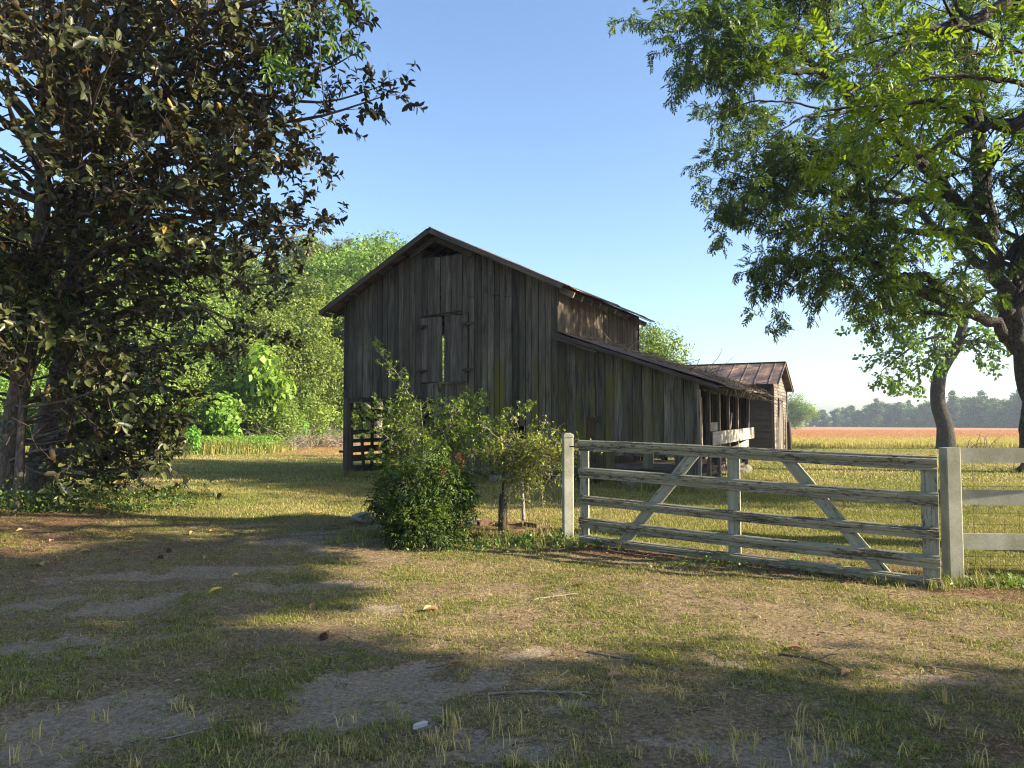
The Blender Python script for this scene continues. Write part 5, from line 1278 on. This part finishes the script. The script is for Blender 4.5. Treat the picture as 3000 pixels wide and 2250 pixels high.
# ------------------------------------------------------------------ things lying on the ground
r = random.Random(70)
def fallen(px, py, s, label, group=None, col='dleaf', curl=.5):
    p = gnd(px, py); N = 9; V = []; F = []
    for i in range(N + 1):
        t = i / N; wd = s * .42 * math.sin(math.pi * min(1, t * .96 + .02)) ** .8 / 2 * 2
        for j in range(5):
            u = (j - 2) / 2; V.append(((t - .5) * s, u * wd / 2, abs(u) ** 2 * wd * curl + math.sin(t * 3.1) * s * .12 * curl))
    for i in range(N):
        for j in range(4): a = i * 5 + j; F.append([a, a + 1, a + 6, a + 5])
    o = np_mesh('fallen_leaf', V, [np.array(F)], M[col], None, {'tint': np.full(len(F), r.random())}, True); o.location = (p.x, p.y, p.z + .012)
    o.rotation_euler = (r.gauss(0, .25), r.gauss(0, .25), r.uniform(0, 6.28)); return tag(o, label, 'leaf', group)
fallen(1262, 1796, .17, 'large pale curled leaf lying right of centre on the shaded ground'); fallen(630, 1740, .13, 'round yellowish leaf on the sandy patch at the left', col='magy')
fallen(118, 1660, .17, 'brown curled leaf on the red litter at the far left'); fallen(525, 1714, .11, 'small orange brown leaf left of the round yellowish one')
for px, py in ((95, 1712), (300, 1545), (470, 1520), (600, 1640), (800, 1745), (690, 1690), (920, 1785), (150, 1590), (250, 1620), (60, 1560), (380, 1585), (1650, 1480 + 90), (2110, 1655), (1980, 1648), (2620, 1742), (1500, 1610), (1700, 1720), (2330, 1912), (2480, 1980), (1130, 1600), (990, 1640), (1330, 1950), (1800, 1990)):
    fallen(px, py, r.uniform(.08, .15), 'dry brown fallen leaf on the ground of the drive', 'dry leaves scattered over the drive')
for px, py, lb in ((620, 1562, 'yellow magnolia leaf on the litter below the magnolia'), (560, 1568, 'second yellow leaf on the litter, just left of the first'), (940, 1520, 'pale leaf on the grass behind the sandy drive')): fallen(px, py, .14, lb, col='magy')
def stick(px, py, L, rad, az, label=None, group=None, mat='stick', forks=0):
    p = gnd(px, py); q = bend(Vector((0, 0, 0)), Vector((math.cos(az), math.sin(az), 0)), L, 6, .14, 0, r)
    for a in q: a.z = gz(p.x + a.x, p.y + a.y) - gz(p.x, p.y) + rad * .9 + abs(r.gauss(0, .004))
    m = MB(); m.tube(q, lerp_rad([rad, rad * .85, rad * .6], 7), 6)
    for k in range(forks):
        a, d = along(q, r.uniform(.3, .8)); b = bend(a, (d + Vector((r.gauss(0, .6), r.gauss(0, .6), .05))), L * .4, 4, .2, -.02, r)
        m.tube(b, lerp_rad([rad * .6, rad * .3], 5), 4)
    o = m.build('stick', M[mat]); o.location = p; return tag(o, label, 'stick', group)
stick(1138, 2180, .16, .009, 1.9, 'short thick brown twig near the bottom edge left of centre'); stick(470, 2170, .26, .006, .5, 'pale thin twig on the sand at the lower left', mat='twig')
stick(1560, 1760, .55, .008, .75, 'long pale forked stick left of the gate post foot on lit ground', forks=2, mat='twig'); stick(1720, 1915, .75, .009, -.45, 'long dark stick crossing the edge of the big shadow', forks=1)
stick(2280, 1925, .5, .008, -.3, 'dark straight stick on the sunny ground below the gate', forks=1); stick(2680, 1955, .42, .008, -.35, 'brown stick on the ground toward the right edge'); stick(1430, 2040, .6, .010, .35, 'forked grey stick on the sandy patch in the shade', forks=3, mat='twig')
for px, py in ((1250, 1955), (800, 2140), (980, 1900), (860, 1840), (1590, 1705), (2380, 1900), (2120, 1990), (2350, 2120), (2550, 2080), (2800, 2050), (2880, 2120), (2700, 2190), (1500, 2190), (1650, 1650), (700, 1990), (350, 1970), (1750, 1790), (2020, 2090), (2900, 2010), (1890, 1840), (1320, 2230), (1020, 1870)):
    stick(px, py, r.uniform(.12, .34), r.uniform(.0035, .006), r.uniform(-1, 1), 'thin dry twig lying on the ground in front of the gate', 'thin twigs scattered over the ground', forks=int(r.random() < .4))
for px, py, lb in ((486, 1622, 'dark pine cone on the sand, upper of a pair'), (480, 1638, 'dark pine cone on the sand, lower of a pair'), (112, 1615, 'small dark pine cone on the litter at the far left'), (965, 1872, 'flattened dark pine cone in the shade left of centre')):
    p = gnd(px, py); m = MB()
    for k in range(11):
        t = k / 10; rad = .034 * math.sin(.35 + 2.5 * t)
        for j in range(8):
            a = j * .785 + k * .39; c0 = Vector((math.cos(a) * rad * .6, math.sin(a) * rad * .6, .012 + t * .055)); e = Vector((math.cos(a) * rad * 1.15, math.sin(a) * rad * 1.15, .004 + t * .06 + .01)); m.plank(c0, e, (-math.sin(a), math.cos(a), 0), .017, .004)
    o = m.build('pine_cone', M['cone']); o.location = p; o.rotation_euler = (1.2, .2, r.uniform(0, 6)); tag(o, lb, 'pine cone')
p = gnd(1210, 2145); m = MB(); m.prism([(0, 0, 0), (.075, .006, .004), (.085, .03, .01), (.06, .036, .016), (.01, .032, .008)], (0, 0, .008), (1, 0, 0)); o = m.build('bark_chip', M['pale']); o.location = p + Vector((0, 0, .008)); o.rotation_euler = (.15, -.1, .3); tag(o, 'pale chip of bark on the sand near the bottom centre', 'bark chip')

# ------------------------------------------------------------------ air
me = bpy.data.meshes.new('haze'); x0, x1, y0, y1, z0, z1 = -410, 410, -70, 450, -1.3, 24
me.from_pydata([(x0, y0, z0), (x1, y0, z0), (x1, y1, z0), (x0, y1, z0), (x0, y0, z1), (x1, y0, z1), (x1, y1, z1), (x0, y1, z1)], [], [(0, 3, 2, 1), (4, 5, 6, 7), (0, 1, 5, 4), (1, 2, 6, 5), (2, 3, 7, 6), (3, 0, 4, 7)])
hz = bpy.data.materials.new('haze'); hz.use_nodes = True; t = hz.node_tree; t.nodes.clear(); oo = t.nodes.new('ShaderNodeOutputMaterial'); pv = t.nodes.new('ShaderNodeVolumePrincipled')
pv.inputs['Color'].default_value = (.72, .84, 1, 1); pv.inputs['Density'].default_value = .0005; pv.inputs['Anisotropy'].default_value = .2
t.links.new(pv.outputs[0], oo.inputs['Volume']); me.materials.append(hz); tag(link(bpy.data.objects.new('haze', me)), kind='stuff')
